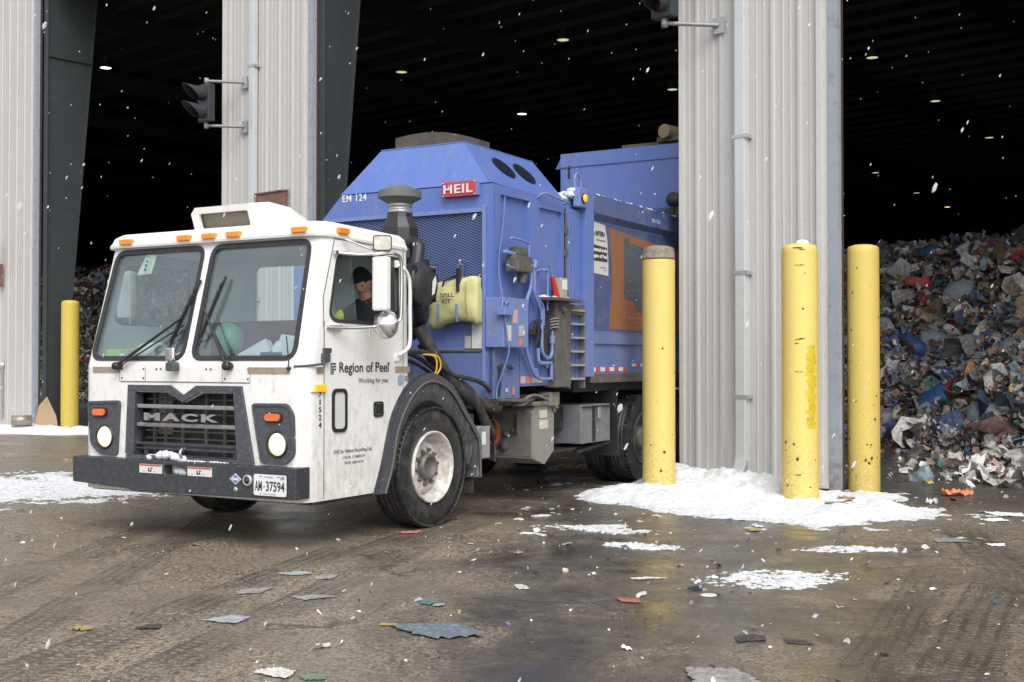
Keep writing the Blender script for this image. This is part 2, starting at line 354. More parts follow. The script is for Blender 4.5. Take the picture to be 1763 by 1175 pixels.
def siding(x0, x1, z1, phase=0.):
    """ribbed sheet: major ribs each .34 m, small ribs between"""
    prof = []; x = x0-1+phase
    def pt(a, d):
        if x0 < a < x1: prof.append((a, d))
    while x < x1+1:
        for a, d in ((0,0),(.012,.032),(.045,.032),(.057,0),(.14,0),(.146,.007),(.162,.007),(.168,0),(.235,0),(.241,.007),(.257,.007),(.263,0)): pt(x+a, d)
        x += .34
    prof = [(x0, 0)]+prof+[(x1, 0)]
    mb = MB()
    mb.add([(a, FY-d, .06) for a, d in prof]+[(a, FY-d, z1) for a, d in prof], [(i, i+1, i+1+len(prof), i+len(prof)) for i in range(len(prof)-1)])
    mb.add([(x0, FY+.01, .06), (x1, FY+.01, .06), (x1, FY+.01, z1), (x0, FY+.01, z1)], [(0,1,2,3)])
    return mb
PIERS = [(-44.5, -42.4, .0), (-35.2, -33.1, .0), (-26.2, -23.87, .0), (-17.31, -14.88, .1), (-7.94, -5.86, .16)]  # outermost piers are unseen; open bays added between them to light the heap
H = 9.6
for x0, x1, ph in PIERS:
    mb = siding(x0+.03, x1-.26, H, ph)
    mb.m = 1
    for z in (1.55, 3.05, 4.6, 6.2, 7.6):
        xx = x0+.14
        while xx < x1-.3: mb.lathe([(-.006, 0), (-.005, .007), (0, .009)], (xx, FY-.002, z), 'y', 6); xx += .17
    s = mb.build('pier', [SID, STEEL], wh, WO)
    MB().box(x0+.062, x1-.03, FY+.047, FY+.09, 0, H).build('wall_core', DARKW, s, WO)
    MB().box(x0, x0+.06, FY-.045, FY+.10, .05, H).build('corner_trim', TRIM, s, WO)
    t = MB().box(x1-.262, x1-.20, FY-.045, FY, .05, H); t.box(x1-.20, x1-.125, FY-.02, FY+.008, .05, H); t.build('corner_trim', TRIM, s, WO)
    MB().box(x1-.125, x1-.004, FY-.035, FY+.045, 0, H).build('jamb', JAMB, s, WO)
    MB().box(x1-.03, x1, FY+.046, FY+.095, 0, H).build('jamb_edge', RUSTJ, s, WO)
    t = MB().box(x0+.02, x1-.13, FY-.06, FY-.002, .02, .055); t.build('base_flashing', TRIM, s, WO)
hd = siding(-44.5, 17, 4.5, .0)
for v in hd.v: v.z += H-.055
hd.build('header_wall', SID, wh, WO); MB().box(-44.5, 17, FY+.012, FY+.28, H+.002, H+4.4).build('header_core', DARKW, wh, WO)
MB().box(-.3, 1.8, FY-.03, FY+.28, 0, H-.002).build('pier', SID, wh, WO)  # unseen pier; open bay added beyond it for more daylight inside
# hall lining, roof with purlins
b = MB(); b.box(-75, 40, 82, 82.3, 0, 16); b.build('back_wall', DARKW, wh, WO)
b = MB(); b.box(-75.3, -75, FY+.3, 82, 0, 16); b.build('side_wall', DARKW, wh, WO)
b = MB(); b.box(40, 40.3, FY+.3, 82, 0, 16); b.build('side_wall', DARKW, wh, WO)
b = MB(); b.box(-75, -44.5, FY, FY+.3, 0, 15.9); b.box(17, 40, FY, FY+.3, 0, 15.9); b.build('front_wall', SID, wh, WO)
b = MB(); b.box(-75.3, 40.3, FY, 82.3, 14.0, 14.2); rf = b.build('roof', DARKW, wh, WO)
PUR = M('dull_purlin_steel', (.09,.09,.09), .6, .3)
b = MB()
for y in np.arange(FY+1.5, 81, 1.7): b.box(-75, 40, y, y+.09, 13.72, 13.95)
b.build('purlins', PUR, rf, WO)
b = MB()
for x in range(-70, 40, 8): b.box(x, x+.25, FY+.4, 81.8, 13.0, 13.7)
b.build('rafters', PUR, rf, WO)
def column(x, a_=.17, b_=.083):
    m = MB(); d = lambda z: a_+b_*z     # tapered web deepens upwards
    z = [0, 13]
    m.add([(x, FY+.115, 0), (x, FY+.28+d(0), 0), (x, FY+.28+d(13), 13), (x, FY+.115, 13), (x-.02, FY+.115, 0), (x-.02, FY+.28+d(0), 0), (x-.02, FY+.28+d(13), 13), (x-.02, FY+.115, 13)], [(0,1,2,3),(7,6,5,4),(1,5,6,2),(0,3,7,4)])
    m.box(x-.12, x+.05, FY+.10, FY+.114, 0, 13)
    y0 = FY+.28
    m.add([(x-.11, y0+d(0), 0), (x+.035, y0+d(0), 0), (x+.035, y0+d(13), 13), (x-.11, y0+d(13), 13), (x-.11, y0+d(0)+.02, 0), (x+.035, y0+d(0)+.02, 0), (x+.035, y0+d(13)+.02, 13), (x-.11, y0+d(13)+.02, 13)], [(0,1,2,3),(7,6,5,4),(0,3,7,4),(1,5,6,2)])
    c = m.build('steel_column', COLM, wh, WO)
    k = MB().box(x-.01, x+.04, FY+.116, FY+.28+d(7.9), 7.86, 7.875); k.build('stiffener', COLM, c, WO)
column(-23.70); column(-14.80, -.10, .092); column(-33.0)
# ---- downspouts
DS = M('galvanised_downspout', (.58,.61,.62), .42, .25, var=.06, vscale=2, dirt=.13, dirtcol=(.36,.36,.35), dscale=12)
def downspout(x0, x1, label, zb):
    o = (x0, FY, 0); t = thing('downspout', label, 'downspout', BR, o, 'rain downspouts on the piers')
    m = MB(); w = x1-x0; c = (x0+x1)/2
    m.box(x0, x1, FY-.13, FY-.035, zb, 9.5, .012)
    p = m.build('pipe', DS, t, o)
    m = MB()
    for i in range(7):
        a = R(12*i); yy = FY-.08-.16*(1-math.cos(a)); z = zb-.16*math.sin(a)
        m.box(c-w*.53, c+w*.53, yy-.055-.004*i, yy+.05, z-.035, z+.03, .008)
    m.build('elbow', DS, t, o)
    for z in (1.0, 3.95, 4.05, 6.4, 2.45):
        if z == 3.95: continue
        MB().box(x0-.03, x1+.03, FY-.137, FY-.002, z, z+.045).build('strap', STEEL, t, o)
downspout(-7.12, -6.985, 'square galvanised downspout with a foot elbow on the pier between bollards', .28)
downspout(-16.45, -16.315, 'pale downspout on the pier behind the white cab roof', .3)
# ---- two-lamp signals
SIG = M('dark_signal_housing', (.035,.038,.045), .5, var=.15)
def signal(x, z, label):
    o = (x, FY-.62, z); t = thing('traffic_signal', label, 'traffic light', BR, o, 'signals by the doorways')
    m = MB().box(x-.30, x, FY-.56, FY-.42, z-.02, z+.62, .02); h = m.build('housing', SIG, t, o)
    for k in range(2):
        zc = z+.15+.3*k; cx = x-.15
        LM = M('dark_signal_lens', (.06,.02,.02), .2)
        v = MB().lathe([(-.005, 0), (-.004, .09), (.0, .105)], (cx, FY-.565, zc), 'y', 20); v.build('lens', LM, h, o)
        v = MB(); n = 15; P = []; Q = []; P2 = []; Q2 = []
        for i in range(n):
            a = R(-70+320*i/(n-1)); L_ = .10+.30*(.5+.5*math.sin(a))
            for arr, r, yy in ((P, .115, FY-.562), (Q, .122, FY-.562-L_), (P2, .110, FY-.562), (Q2, .117, FY-.562-L_)):
                arr.append((cx+r*math.cos(a), yy, zc+r*math.sin(a)))
        v.ring(P, Q, False); v.ring(P2, Q2, False); v.ring(Q, Q2, False); v.build('visor', SIG, h, o)
    for zz in (z-.08, z+.68):
        b = MB().tube([(x-.15, FY-.49, zz+(.06 if zz < z else -.06)), (x-.15, FY-.49, zz), (x-.12, FY-.46, zz), (x+.33, FY-.06, zz-.02)], .026, 10)
        b.lathe([(-.05,0),(-.05,.04),(.05,.04),(.05,0)], (x-.15, FY-.49, zz), 'z', 12)
        br = b.build('arm', M('dull_grey_pipe', (.27,.27,.28), .5, .3), t, o)
        MB().box(x+.26, x+.4, FY-.062, FY-.035, zz-.12, zz+.08, .005).build('wall_plate', STEEL, br, o)
signal(-16.98, 5.53, 'two-lamp signal with dark visors beside the doorway above the white cab')
signal(-7.70, 5.55, 'dark two-lamp signal at the top of the pier, cut by the photo edge')
# rusty boxed cover on pier 2
o = (-15.9, FY, 3.8); t = thing('wall_box', 'rusty brown sheet metal box on the pier behind the cab roof', 'wall box', BR, o)
RUST = M('rusty_brown_sheet', (.17,.095,.075), .6, var=.25, dirt=.2, dirtcol=(.3,.28,.26), dscale=8)
MB().box(-16.25, -15.5, FY-.12, FY-.04, 3.6, 4.22, .015).build('case', RUST, t, o)
MB().box(-16.27, -15.48, FY-.14, FY-.04, 4.222, 4.25, .006).build('lid', RUST, t, o)
# dark mirror-like disc at the left frame edge
o = (-25.6, FY-.3, 3.0); t = thing('wall_reflector', 'dark round dish on a rusty bracket at the left photo edge', 'wall fixture', BR, (-25.55, FY, 3.1))
o = (-25.55, FY, 3.1)
MB().lathe([(-.12, 0), (-.10, .2), (-.02, .34), (0, .35), (.02, .33), (.0, 0)], (-25.50, FY-.35, 3.8), 'y', 28).build('dish', M('navy_enamel', (.03,.04,.075), .25), t, o)
MB().box(-25.32, -25.26, FY-.10, FY-.04, 3.05, 3.55).tube([(-25.29, FY-.07, 3.5), (-25.45, FY-.3, 3.7)], .02).build('bracket', RUST, t, o)
o = (-25.3, FY, 1.35); t = thing('junction_box', 'small round grey electrical box low on the left pier', 'electrical box', BR, o)
MB().lathe([(-.10,0),(-.10,.05),(-.05,.07),(-.03,.075)], (-25.3, FY, 1.35), 'y', 16).box(-25.33, -25.27, FY-.05, FY-.02, .2, 1.3).build('box', STEEL, t, o)
# ---- high-bay lamps
LG = M('lamp_glow', (.9,1,.6), .3, emit=((.85,1,.50), .45)); LG2 = M('bright_lamp_glow', (1,.95,.8), .3, emit=((1,.97,.80), 2.5))
LG3 = M('warm_lamp_glow', (1,.7,.3), .3, emit=((1,.62,.25), 2))
SH = M('grey_lamp_housing', (.08,.085,.08), .5)
lamps = [(-35.3,20.6,1,'bright high-bay lamp in the left doorway'),(-28.4,27.3,0,'dim lamp between the middle signal and truck top'),(-21.9,27.7,0,'greenish lamp highest above the truck'),(-29.7,35.0,1,'bright lamp hanging over the blue truck hood'),(-23.0,35.3,0,'lamp tucked against the left edge of the right pier'),
 (-15.8,35.7,0,'nearest greenish lamp right of the right pier'),(-16.7,43.2,0,'second green lamp from the top in the right doorway'),(-25.4,57.7,0,'faint lamp close right of the right pier'),(-26.7,66.2,0,'tiny faint lamp above the trash heap'),(-27.7,73.5,2,'tiny warm lamp low above the trash heap'),(-17.7,51.8,0,'dim lamp near the right edge of the photo'),(-34.6,73.4,2,'warm far lamp touching the right pier edge')]
lm = None
for x, y, k, lab in lamps:
    t = thing('high_bay_lamp', lab, 'ceiling lamp', BR, (x, y, 11), 'high-bay lamps in the hall')
    if lm is None:
        lm = [MB().lathe([(0, .30), (.12, .27), (.32, .12), (.36, .10), (.36, .0)], (0,0,0), 'z', 24).build('shade', SH, t),
              MB().lathe([(.36, .09), (.40, .10), (.62, .09), (.64, 0)], (0,0,0), 'z', 16).tube([(0,0,.6), (0,0,2.0)], .012, 5).build('ballast', SH, t),
              MB().lathe([(.015, 0), (.012, .15), (.02, .285)], (0,0,0), 'z', 24).build('lens', LG2, t)]
        for q in lm: q.data.transform(Matrix.Scale(.62, 4))
        lens_me = [lm[2].data.copy() for _ in range(3)]
        for q, mt in zip(lens_me, (LG, LG2, LG3)): q.materials[0] = mt
    else:
        for s_ in lm:
            q = s_.copy(); link(q); q.parent = t
            if s_ is lm[2]: q.data = lens_me[k]
# ================================================================== BOLLARDS
def bollard(px, py, r, h, label, seed, cap=0, base=(.66,.53,.17)):
    t = thing('bollard', label, 'bollard', WR, (px, py, 0), 'yellow bollards guarding the doorways')
    y = M('yellow_paint_%d' % seed, base, .5, var=.06, vscale=2+seed*.3, dirt=.03+.03*(seed>2), dirtcol=(.34,.26,.12), dscale=22+seed*5, grad=(.0,1.2,.17), bump=.06, bscale=25)
    if seed == 3 or seed == 4:   # repainted brighter yellow and rubbed dirt band
        pass
    m = MB(); P = [(0, r), (h-.07, r), (h-.02, r*.97), (h, r*.9), (h+.02, r*.55), (h+.028, 0)]
    if cap == 1: P = [(0, r), (h-.12, r)]
    m.lathe(P, (0,0,0), 'z', 56); post = m; RM = M('rust_marks', (.12,.055,.025), .8, var=.3)
    if cap == 1:
        MB().lathe([(h-.12, r*1.0), (h-.118, r*.985), (h-.04, r*.985), (h-.0, r*.9), (h+.02, r*.6), (h+.03, 0)], (0,0,0), 'z', 48).build('concrete_cap', M('mossy_concrete', (.27,.24,.19), .9, var=.3, vscale=14, dirt=.4, dirtcol=(.08,.07,.05), dscale=20, bump=.5), t)
        MB().lathe([(h-.135, r*1.0), (h-.135, r*1.02), (h-.115, r*1.02), (h-.115, r*1.0)], (0,0,0), 'z', 48).build('rim', RUST, t)
    # worn scrapes: thin raised curled paint edges and rust marks with their own outline
    rnd = random.Random(seed); mm = post; mm.m = 1
    for k in range({1:9, 2:22, 3:34, 4:10}[seed]):
        a = R(rnd.uniform(190, 350)); z = rnd.choice([rnd.uniform(.1, .6), rnd.uniform(.1, h-.2)]); w = rnd.uniform(.004, .018); hh = w*rnd.uniform(.5, 1.6)
        if seed == 2 and k < 9: w = rnd.uniform(.03, .06); hh = .008; z = [2.62, 2.6, 2.44, 2.44, 1.68, 1.69, 1.64, 1.35, .3][k]-.02; a = R([250, 262, 252, 258, 250, 262, 246, 254, 250][k])
        n = 9; P = []
        for i in range(n):
            q = 2*math.pi*i/n; rr_ = rnd.uniform(.6, 1.1)
            aa = a+w*rr_*math.cos(q)/r; P.append(((r+.0015)*math.cos(aa), (r+.0015)*math.sin(aa), z+hh*rr_*math.sin(q)))
        mm.add(P, [list(range(n))])
    mm.build('post', [y, RM], t)
    if seed in (2, 3, 4):
        # brighter rolled-on repaint patch
        mm = MB(); a0, a1, z0, z1 = {2: (272, 318, .75, 1.6), 3: (200, 345, .75, 1.75), 4: (200, 320, .9, 1.2)}[seed]; n = 14; k = 22
        G = [[((r+.001)*math.cos(R(a0+(a1-a0)*i/n)), (r+.001)*math.sin(R(a0+(a1-a0)*i/n)), z0+(z1-z0)*j/k) for i in range(n+1)] for j in range(k+1)]
        vs = [p for row in G for p in row]; fs = []
        for j in range(k):
            lo = int(rnd.uniform(0, 4)); hi = int(rnd.uniform(n-4, n))
            for i in range(lo, hi): fs.append((j*(n+1)+i, j*(n+1)+i+1, (j+1)*(n+1)+i+1, (j+1)*(n+1)+i))
        if seed == 2: mm.add(vs, fs); mm.build('repaint_patch', M('bright_yellow_paint', (.60,.46,.03), .45, var=.15, dirt=.2, dirtcol=(.15,.1,.03), dscale=20), t)
    if cap == 2:
        mm = MB(); mm.lathe([(0, .075), (.02, .072), (.045, .05), (.055, 0)], (.02, -.03, h+.012), 'z', 14); mm.build('snow_cap', SNOW, t)
    return t
bollard(1.66, 13.45, .184, 2.72, 'pale yellow bollard with a bare mossy concrete cap, left of the pier', 1, 1, (.72,.56,.17))
bollard(2.98, 12.3, .186, 2.63, 'nearest yellow bollard before the pier, chipped paint, snow lump on top', 2, 2, (.72,.56,.16))
bollard(3.93, 13.3, .176, 2.72, 'scuffed yellow bollard right of the pier before the trash heap', 3, 0, (.62,.47,.12))
bollard(-9.18, 24.7, .18, 2.68, 'distant yellow bollard beside the left doorway, left of the truck', 4, 0, (.56,.43,.07))
# ================================================================== SNOW ON THE GROUND
def seg_d(p, pts):
    best = 9
    for a, b in zip(pts, pts[1:]):
        a = Vector(a); b = Vector(b); ab = b-a; t = max(0, min(1, (p-a).dot(ab)/ab.length_squared)); best = min(best, (p-a-ab*t).length)
    return best
def snow_patch(name, label, x0, x1, y0, y1, f, step, kind_cat='snow'):
    nx = int((x1-x0)/step); ny = int((y1-y0)/step); Z = {}
    for j in range(ny+1):
        for i in range(nx+1):
            x = x0+i*step; y = y0+j*step; Z[i, j] = f(x, y)
    m = MB(); m.smooth = True; idx = {}; vs = []; fs = []
    for j in range(ny):
        for i in range(nx):
            q = [(i, j), (i+1, j), (i+1, j+1), (i, j+1)]
            if max(Z[k] for k in q) < 0: continue
            f_ = []
            for k in q:
                if k not in idx: idx[k] = len(vs); vs.append((x0+k[0]*step, y0+k[1]*step, max(Z[k], -.03)+.004))
                f_.append(idx[k])
            fs.append(f_)
    m.add(vs, fs); cx, cy = (x0+x1)/2, (y0+y1)/2
    o = m.build(name, SNOW, None, (cx, cy, 0), WR, fix=False); tag(o, label, kind_cat); return o
N_ = lambda x, y, s, o=0: noise.noise(Vector((x*s, y*s, o)))
def heap(x, y):
    p = Vector((x, y)); d = seg_d(p, [(1.95,14.1),(2.45,13.35),(2.72,13.05)]); b_ = seg_d(p, [(1.5,13.3),(2.3,12.7),(2.95,12.1),(3.7,12.7)])
    e = seg_d(p, [(1.25,12.6),(1.9,11.6),(2.75,10.95),(3.5,11.35)])
    h = .22*math.exp(-(d/.42)**2)+.085*math.exp(-(b_/.62)**2)+.11*math.exp(-(e/.55)**2.5)-.05
    t = seg_d(p, [(3.4,11.6),(3.85,11.42)]); h = max(h, .05*math.exp(-(t/.28)**2)-.022)
    n = N_(x, y, 1.6)*.05+N_(x, y, 4, 3)*.05+N_(x, y, 9, 5)*.035+abs(N_(x, y, 17, 8))*.03-abs(N_(x, y, 6, 12))*.03
    return h+n*(.45+3.2*max(h, 0))
snow_patch('snow_heap', 'white ploughed snow heap around the bollards at the pier foot', -.2, 5.2, 9.6, 14.4, heap, .022)
def thin(cx, cy, rx, ry, ang, seed, hh=.02):
    ca, sa = math.cos(ang), math.sin(ang)
    def f(x, y):
        u = ((x-cx)*ca+(y-cy)*sa)/rx; v = (-(x-cx)*sa+(y-cy)*ca)/ry
        return .45*hh*((1-u*u-v*v)*.7+N_(x, y, 2.5, seed)*1.0+noise.noise(Vector((u*rx*6, v*ry*22, seed)))*1.1+N_(x, y, 24, seed)*1.1+N_(x, y, 45, seed)*.7-.30)
    return f
for i, (cx, cy, rx, ry, a, lab, st) in enumerate([
 (1.72, 7.85, .42, .26, .3, 'thin snow smear in the open foreground right of centre', .014),
 (2.6, 9.1, .30, .13, 0, 'small snow patch right of the foreground smear, before the heap', .014),
 (1.0, 9.25, .3, .12, -.4, 'small snow patch left of the heap front', .012),
 (.72, 10.2, .4, .16, -.5, 'slushy snow trail at the left tip of the heap', .016),
 (-5.6, 13.6, 1.6, 1.5, .35, 'flat snow patch on the asphalt left of the bumper', .022),
 (-4.4, 13.1, .9, .35, .4, 'thin snow streak reaching under the bumper corner', .03)]):
    snow_patch('snow_patch', lab, cx-rx*1.7, cx+rx*1.7, cy-max(ry, rx*.5)*1.7, cy+max(ry, rx*.5)*1.7, thin(cx, cy, rx, ry, a, i*3+1, .028), st)
def bank(x, y):
    p = Vector((x, y)); d = seg_d(p, [(-13, 27.6), (-11.2, 24.7), (-9.6, 24.0), (-8.3, 23.9)])
    return .24*math.exp(-(d/.8)**2)-.12+N_(x, y, 1.3)*.1+N_(x, y, 4, 2)*.05
snow_patch('snow_bank', 'ragged snow bank at the foot of the left pier', -14, -7.2, 20.5, 28, bank, .06)
# ================================================================== GARBAGE TRUCK (local: x 0 = near side .. -2.44 far side, y 0 = front axle, towards the tail, z up)
TK = thing('garbage_truck', 'white cab refuse truck with blue body driving out of the dark doorway', 'garbage truck', TR, (0, 0, 0))
XL, XR = -2.44, 0.0
yf = lambda z: -1.71 if z <= 1.40 else -1.71+.262*(z-1.40)
def cab_outline(z, ins=0, back=-.34):
    y0 = yf(z); r = .13; out = []
    tp = max(0, z-1.4)*.02+ins
    a, b_ = XL+tp, XR-tp
    for i in range(9):
        q = R(180+90*i/8); out.append((a+r+r*math.cos(q), y0+r+r*math.sin(q)))
    for i in range(9):
        q = R(270+90*i/8); out.append((b_-r+r*math.cos(q), y0+r+r*math.sin(q)))
    for i in range(4):
        q = R(0+90*i/3); out.append((b_-.04+.04*math.cos(q), back-.04+.04*math.sin(q)))
    for i in range(4):
        q = R(90+90*i/3); out.append((a+.04+.04*math.cos(q), back-.04+.04*math.sin(q)))
    return [(x, y, z) for x, y in out]
def make_cab():
    zs = [.37, .6, 1.0, 1.38, 1.40, 1.42, 1.7, 2.05, 2.42]
    m = MB(); L_ = [cab_outline(z) for z in zs]; n = len(L_[0])
    inn = []
    for z in [.42]+zs[1:-1]+[2.40]:
        o_ = cab_outline(z, .035, -.375); inn.append([(x, y+.035 if y < -1.2 else y, z) for x, y, _ in o_])
    allv = [p for l in L_ for p in l]; k = len(zs)
    fs = [(j*n+i, j*n+(i+1) % n, (j+1)*n+(i+1) % n, (j+1)*n+i) for j in range(k-1) for i in range(n)]
    fs += [list(range(n))[::-1], [(k-1)*n+i for i in range(n)]]
    m.add(allv, fs)
    m.m = 1
    allv = [p for l in inn for p in l]
    m.add(allv, [f[::-1] for f in fs])
    cab = m.build('cab', [WHITE, CABIN], TK, fix=False)
    return cab
CAB = make_cab()
cutters = []
def cutter(poly, f, d0, d1):
    m = MB(); n = len(poly)
    m.add([f(u, v, d0) for u, v in poly]+[f(u, v, d1) for u, v in poly], [list(range(n))[::-1], [n+i for i in range(n)]]+[(i, (i+1) % n, (i+1) % n+n, i+n) for i in range(n)])
    o = m.build('cut', CABIN, TK); cutters.append(o)
LP = roundpoly([(-2.325, 1.465), (-2.285, 2.375), (-1.275, 2.375), (-1.275, 1.465)], .09)
RP = roundpoly([(-1.165, 1.465), (-1.165, 2.375), (-.155, 2.375), (-.115, 1.465)], .09)
SWP = roundpoly([(-1.40, 1.80), (-1.34, 1.755), (-.50, 1.745), (-.50, 2.30), (-1.24, 2.285), (-1.30, 2.24)], .05)
for P in (LP, RP): cutter(P, FYM(-2.0), 0, .9)
cutter(SWP, FX(.2), 0, .5); cutter(SWP, FX(-2.2), 0, .5)
RW = rr(-1.72, -.98, 1.75, 2.30, .06); cutter(RW, FYM(-.6), 0, .5)
GR = [(-1.79, .67), (-1.77, 1.185), (-1.42, 1.185), (-1.23, 1.11), (-1.05, 1.185), (-.69, 1.185), (-.655, .67)]
cutter(GR, FYM(-2.0), 0, .5)
ARCH = [(-.84, .2), (-.84, .37), (-.73, .64), (-.61, .95), (-.46, 1.15), (-.30, 1.265), (-.1, 1.30), (0, 1.30), (0, .2)]
cutter(ARCH, FX(.2), 0, .75); cutter(ARCH, FX(-1.9), 0, .75)
for c in cutters:
    md = CAB.modifiers.new('b', 'BOOLEAN'); md.operation = 'DIFFERENCE'; md.solver = 'EXACT'; md.object = c
dg = bpy.context.evaluated_depsgraph_get(); dg.update()
me = bpy.data.meshes.new_from_object(CAB.evaluated_get(dg)); CAB.modifiers.clear(); CAB.data = me
for c in cutters: bpy.data.objects.remove(c)
for p in me.polygons: p.use_smooth = False
try:
    me.set_sharp_from_angle(angle=R(35)); [setattr(p, 'use_smooth', True) for p in me.polygons]
except Exception as e: print('sharp', e)
rake = lambda off: (lambda u, v, d: (u, yf(v)+off+d, v))
def offset_poly(P, d):
    c = Vector((sum(p[0] for p in P)/len(P), sum(p[1] for p in P)/len(P))); out = []
    n = len(P)
    for i in range(n):
        a = Vector(P[i-1]); b = Vector(P[(i+1) % n]); t = (b-a); 
        if t.length < 1e-6: t = Vector((1, 0))
        nn = Vector((t.y, -t.x)).normalized(); p = Vector(P[i])
        if nn.dot(p-c) < 0: nn = -nn
        out.append(tuple(p+nn*d))
    return out
GASK = M('rubber_gasket', (.03,.032,.036), .5, var=.2)
for P in (LP, RP):
    w = MB().plate(P, rake(.014), .006).build('windscreen', GLASS, CAB)
    MB().plate(offset_poly(P, .022), rake(-.007), .024, [offset_poly(P, -.018)]).build('gasket', GASK, w)
for X_, s in ((0.0, 1), (-2.44, -1)):
    # door window: rubber frame, forward half glazed, rest wound down
    f = (lambda u, v, d, X_=X_, s=s: (X_-s*(d+.02*(v-1.4)), u, v))
    g0 = MB().plate(offset_poly(SWP, .016), (lambda u, v, d, f=f: f(u, v, d-.006)), .03, [offset_poly(SWP, -.012)]).build('window_frame', GASK, CAB)
    gp = [(-1.385, 1.80), (-1.34, 1.76), (-1.03, 1.757), (-1.10, 2.28), (-1.235, 2.275), (-1.30, 2.23)]
    MB().plate(gp, (lambda u, v, d, f=f: f(u, v, d+.02)), .005).build('side_glass', GLASS2, g0)
# roof cap
m = MB(); m.smooth = True; secs = []
for (z, yo, xo) in ((2.405, -.005, .0), (2.41, -.05, .012), (2.43, -.055, .014), (2.455, -.04, .0), (2.50, -.02, -.012), (2.535, .03, -.05), (2.55, .12, -.15), (2.56, .3, -.4)):
    y0 = -1.445+yo; a, b_ = XL+.02-xo, XR-.02+xo; r = .14; o_ = []
    for i in range(9):
        q = R(180+90*i/8); o_.append((a+r+r*math.cos(q), y0+r+r*math.sin(q), z))
    for i in range(9):
        q = R(270+90*i/8); o_.append((b_-r+r*math.cos(q), y0+r+r*math.sin(q), z))
    yb = -.31+max(0, -xo)*.5*-1
    for i in range(4):
        q = R(90*i/3); o_.append((b_-.08+.08*math.cos(q), yb-.08+.08*math.sin(q), z))
    for i in range(4):
        q = R(90+90*i/3); o_.append((a+.08+.08*math.cos(q), yb-.08+.08*math.sin(q), z))
    # roof falls away slightly to the rear
    secs.append([(x, y, zz-(y+1.45)*.03) for x, y, zz in o_])
for A, B_ in zip(secs, secs[1:]): m.ring(A, B_)
m.add(secs[-1], [list(range(len(secs[-1])))]); m.add(secs[0], [list(range(len(secs[0])))[::-1]])
ROOF = m.build('roof', WHITE2, CAB)
for x0, x1 in ((-2.21, -2.07), (-1.53, -1.39), (-1.25, -1.11), (-.98, -.84), (-.30, -.16)):
    b = MB().box(x0, x1, -1.525, -1.47, 2.437, 2.482, .008); b.build('marker_light', AMBER, ROOF)
MB().box(-.02, .018, -1.31, -1.18, 2.44, 2.485, .008).build('marker_light', AMBER, ROOF)
# roof air box
m = MB(); y0, y1 = -1.13, -.42
A = [(-1.66, y0-.02, 2.54), (-.98, y0-.02, 2.54), (-.98, y0-.09, 2.77), (-1.70, y0-.09, 2.77)]
def lp(y, xa, xb, zt): return [(xa, y, 2.54), (xb, y, 2.54), (xb+.0, y, zt-.05), (xb-.06, y, zt), (xa+.06, y, zt), (xa, y, zt-.05)]
S = [lp(y0-.02, -1.68, -.96, 2.75), lp(y0+.15, -1.66, -.95, 2.79), lp(y0+.4, -1.62, -.93, 2.77), lp(y0+.6, -1.58, -.93, 2.70), lp(y1, -1.5, -.93, 2.60)]
for i, (x, y, z) in enumerate(S[0]): S[0][i] = (x, y-.35*(z-2.54), z)
for a, b_ in zip(S, S[1:]): m.ring(a, b_)
m.add(S[-1], [list(range(6))])
fp = [(x, z) for x, y, z in S[0]]
m.plate(fp, lambda u, v, d: (u, y0-.02-.35*(v-2.54)+d, v), .03, [roundpoly([(-1.60, 2.575), (-1.60, 2.70), (-1.04, 2.70), (-1.04, 2.575)], .02, 3)])
ac = m.build('roof_air_box', WHITE2, CAB)
MB().plate([(-1.62, 2.56), (-1.62, 2.72), (-1.02, 2.72), (-1.02, 2.56)], lambda u, v, d: (u, y0+.04-.35*(v-2.54)+d, v), .01).build('filter_mat', M('dusty_filter', (.22,.20,.15), .9, var=.2, vscale=12, bump=.5, bscale=30), ac)
# ---- front face: grille, lamp housings, stripe, seams
def fr_plate(name, P, mat, y, t, holes=(), parent=CAB): return MB().plate(P, FYM(y), t, holes).build(name, mat, parent)
GO = [(-1.885, .65), (-1.855, 1.245), (-1.38, 1.245), (-1.23, 1.165), (-1.085, 1.245), (-.615, 1.245), (-.485, .65), (-.60, .65), (-.655, .655), (-1.2, .66), (-1.79, .655)]
GO = [(-1.885, .65), (-1.855, 1.245), (-1.38, 1.245), (-1.23, 1.165), (-1.085, 1.245), (-.615, 1.245), (-.485, .65)]
GI = [(-1.785, .675), (-1.765, 1.19), (-1.42, 1.19), (-1.23, 1.112), (-1.05, 1.19), (-.69, 1.19), (-.65, .675)]
m = MB().plate(GO, lambda u, v, d: (u, -1.735+d, v), .025, [GI]); grl = m.build('grille', DKGREY, CAB)
# bevelled inner lip
MB().ring([(u, -1.736, v) for u, v in GI], [(u*.975-1.22*.025, -1.66, v) for u, v in GI]).build('inner_lip', BUMPER, grl)
for z in (1.055, .905): MB().box(-1.76, -.675, -1.725, -1.675, z, z+.032, .008).build('grille_bar', GRILLE, grl)
m = MB().box(-1.78, -.655, -1.715, -1.68, .755, .78, .005); m.box(-1.78, -.655, -1.71, -1.68, .72, .735, .004); m.build('grille_bar', BUMPER, grl)
m = MB()
for x in (-1.68, -1.55, -1.36, -1.10, -.90, -.76): m.box(x-.012, x+.012, -1.61, -1.59, .67, 1.19)
for z in (1.12, 1.0, .86, .80): m.box(-1.78, -.66, -1.60, -1.585, z, z+.012)
m.box(-1.64, -1.48, -1.60, -1.57, .84, 1.18); m.box(-.78, -.70, -1.60, -1.57, .8, 1.18); m.build('radiator_frame', DIRTY, grl)
MB().box(-1.80, -.64, -1.56, -1.54, .6, 1.22).build('radiator', M('radiator_core', (.035,.033,.03), .7, var=.4, vscale=20, dirt=.2), grl)
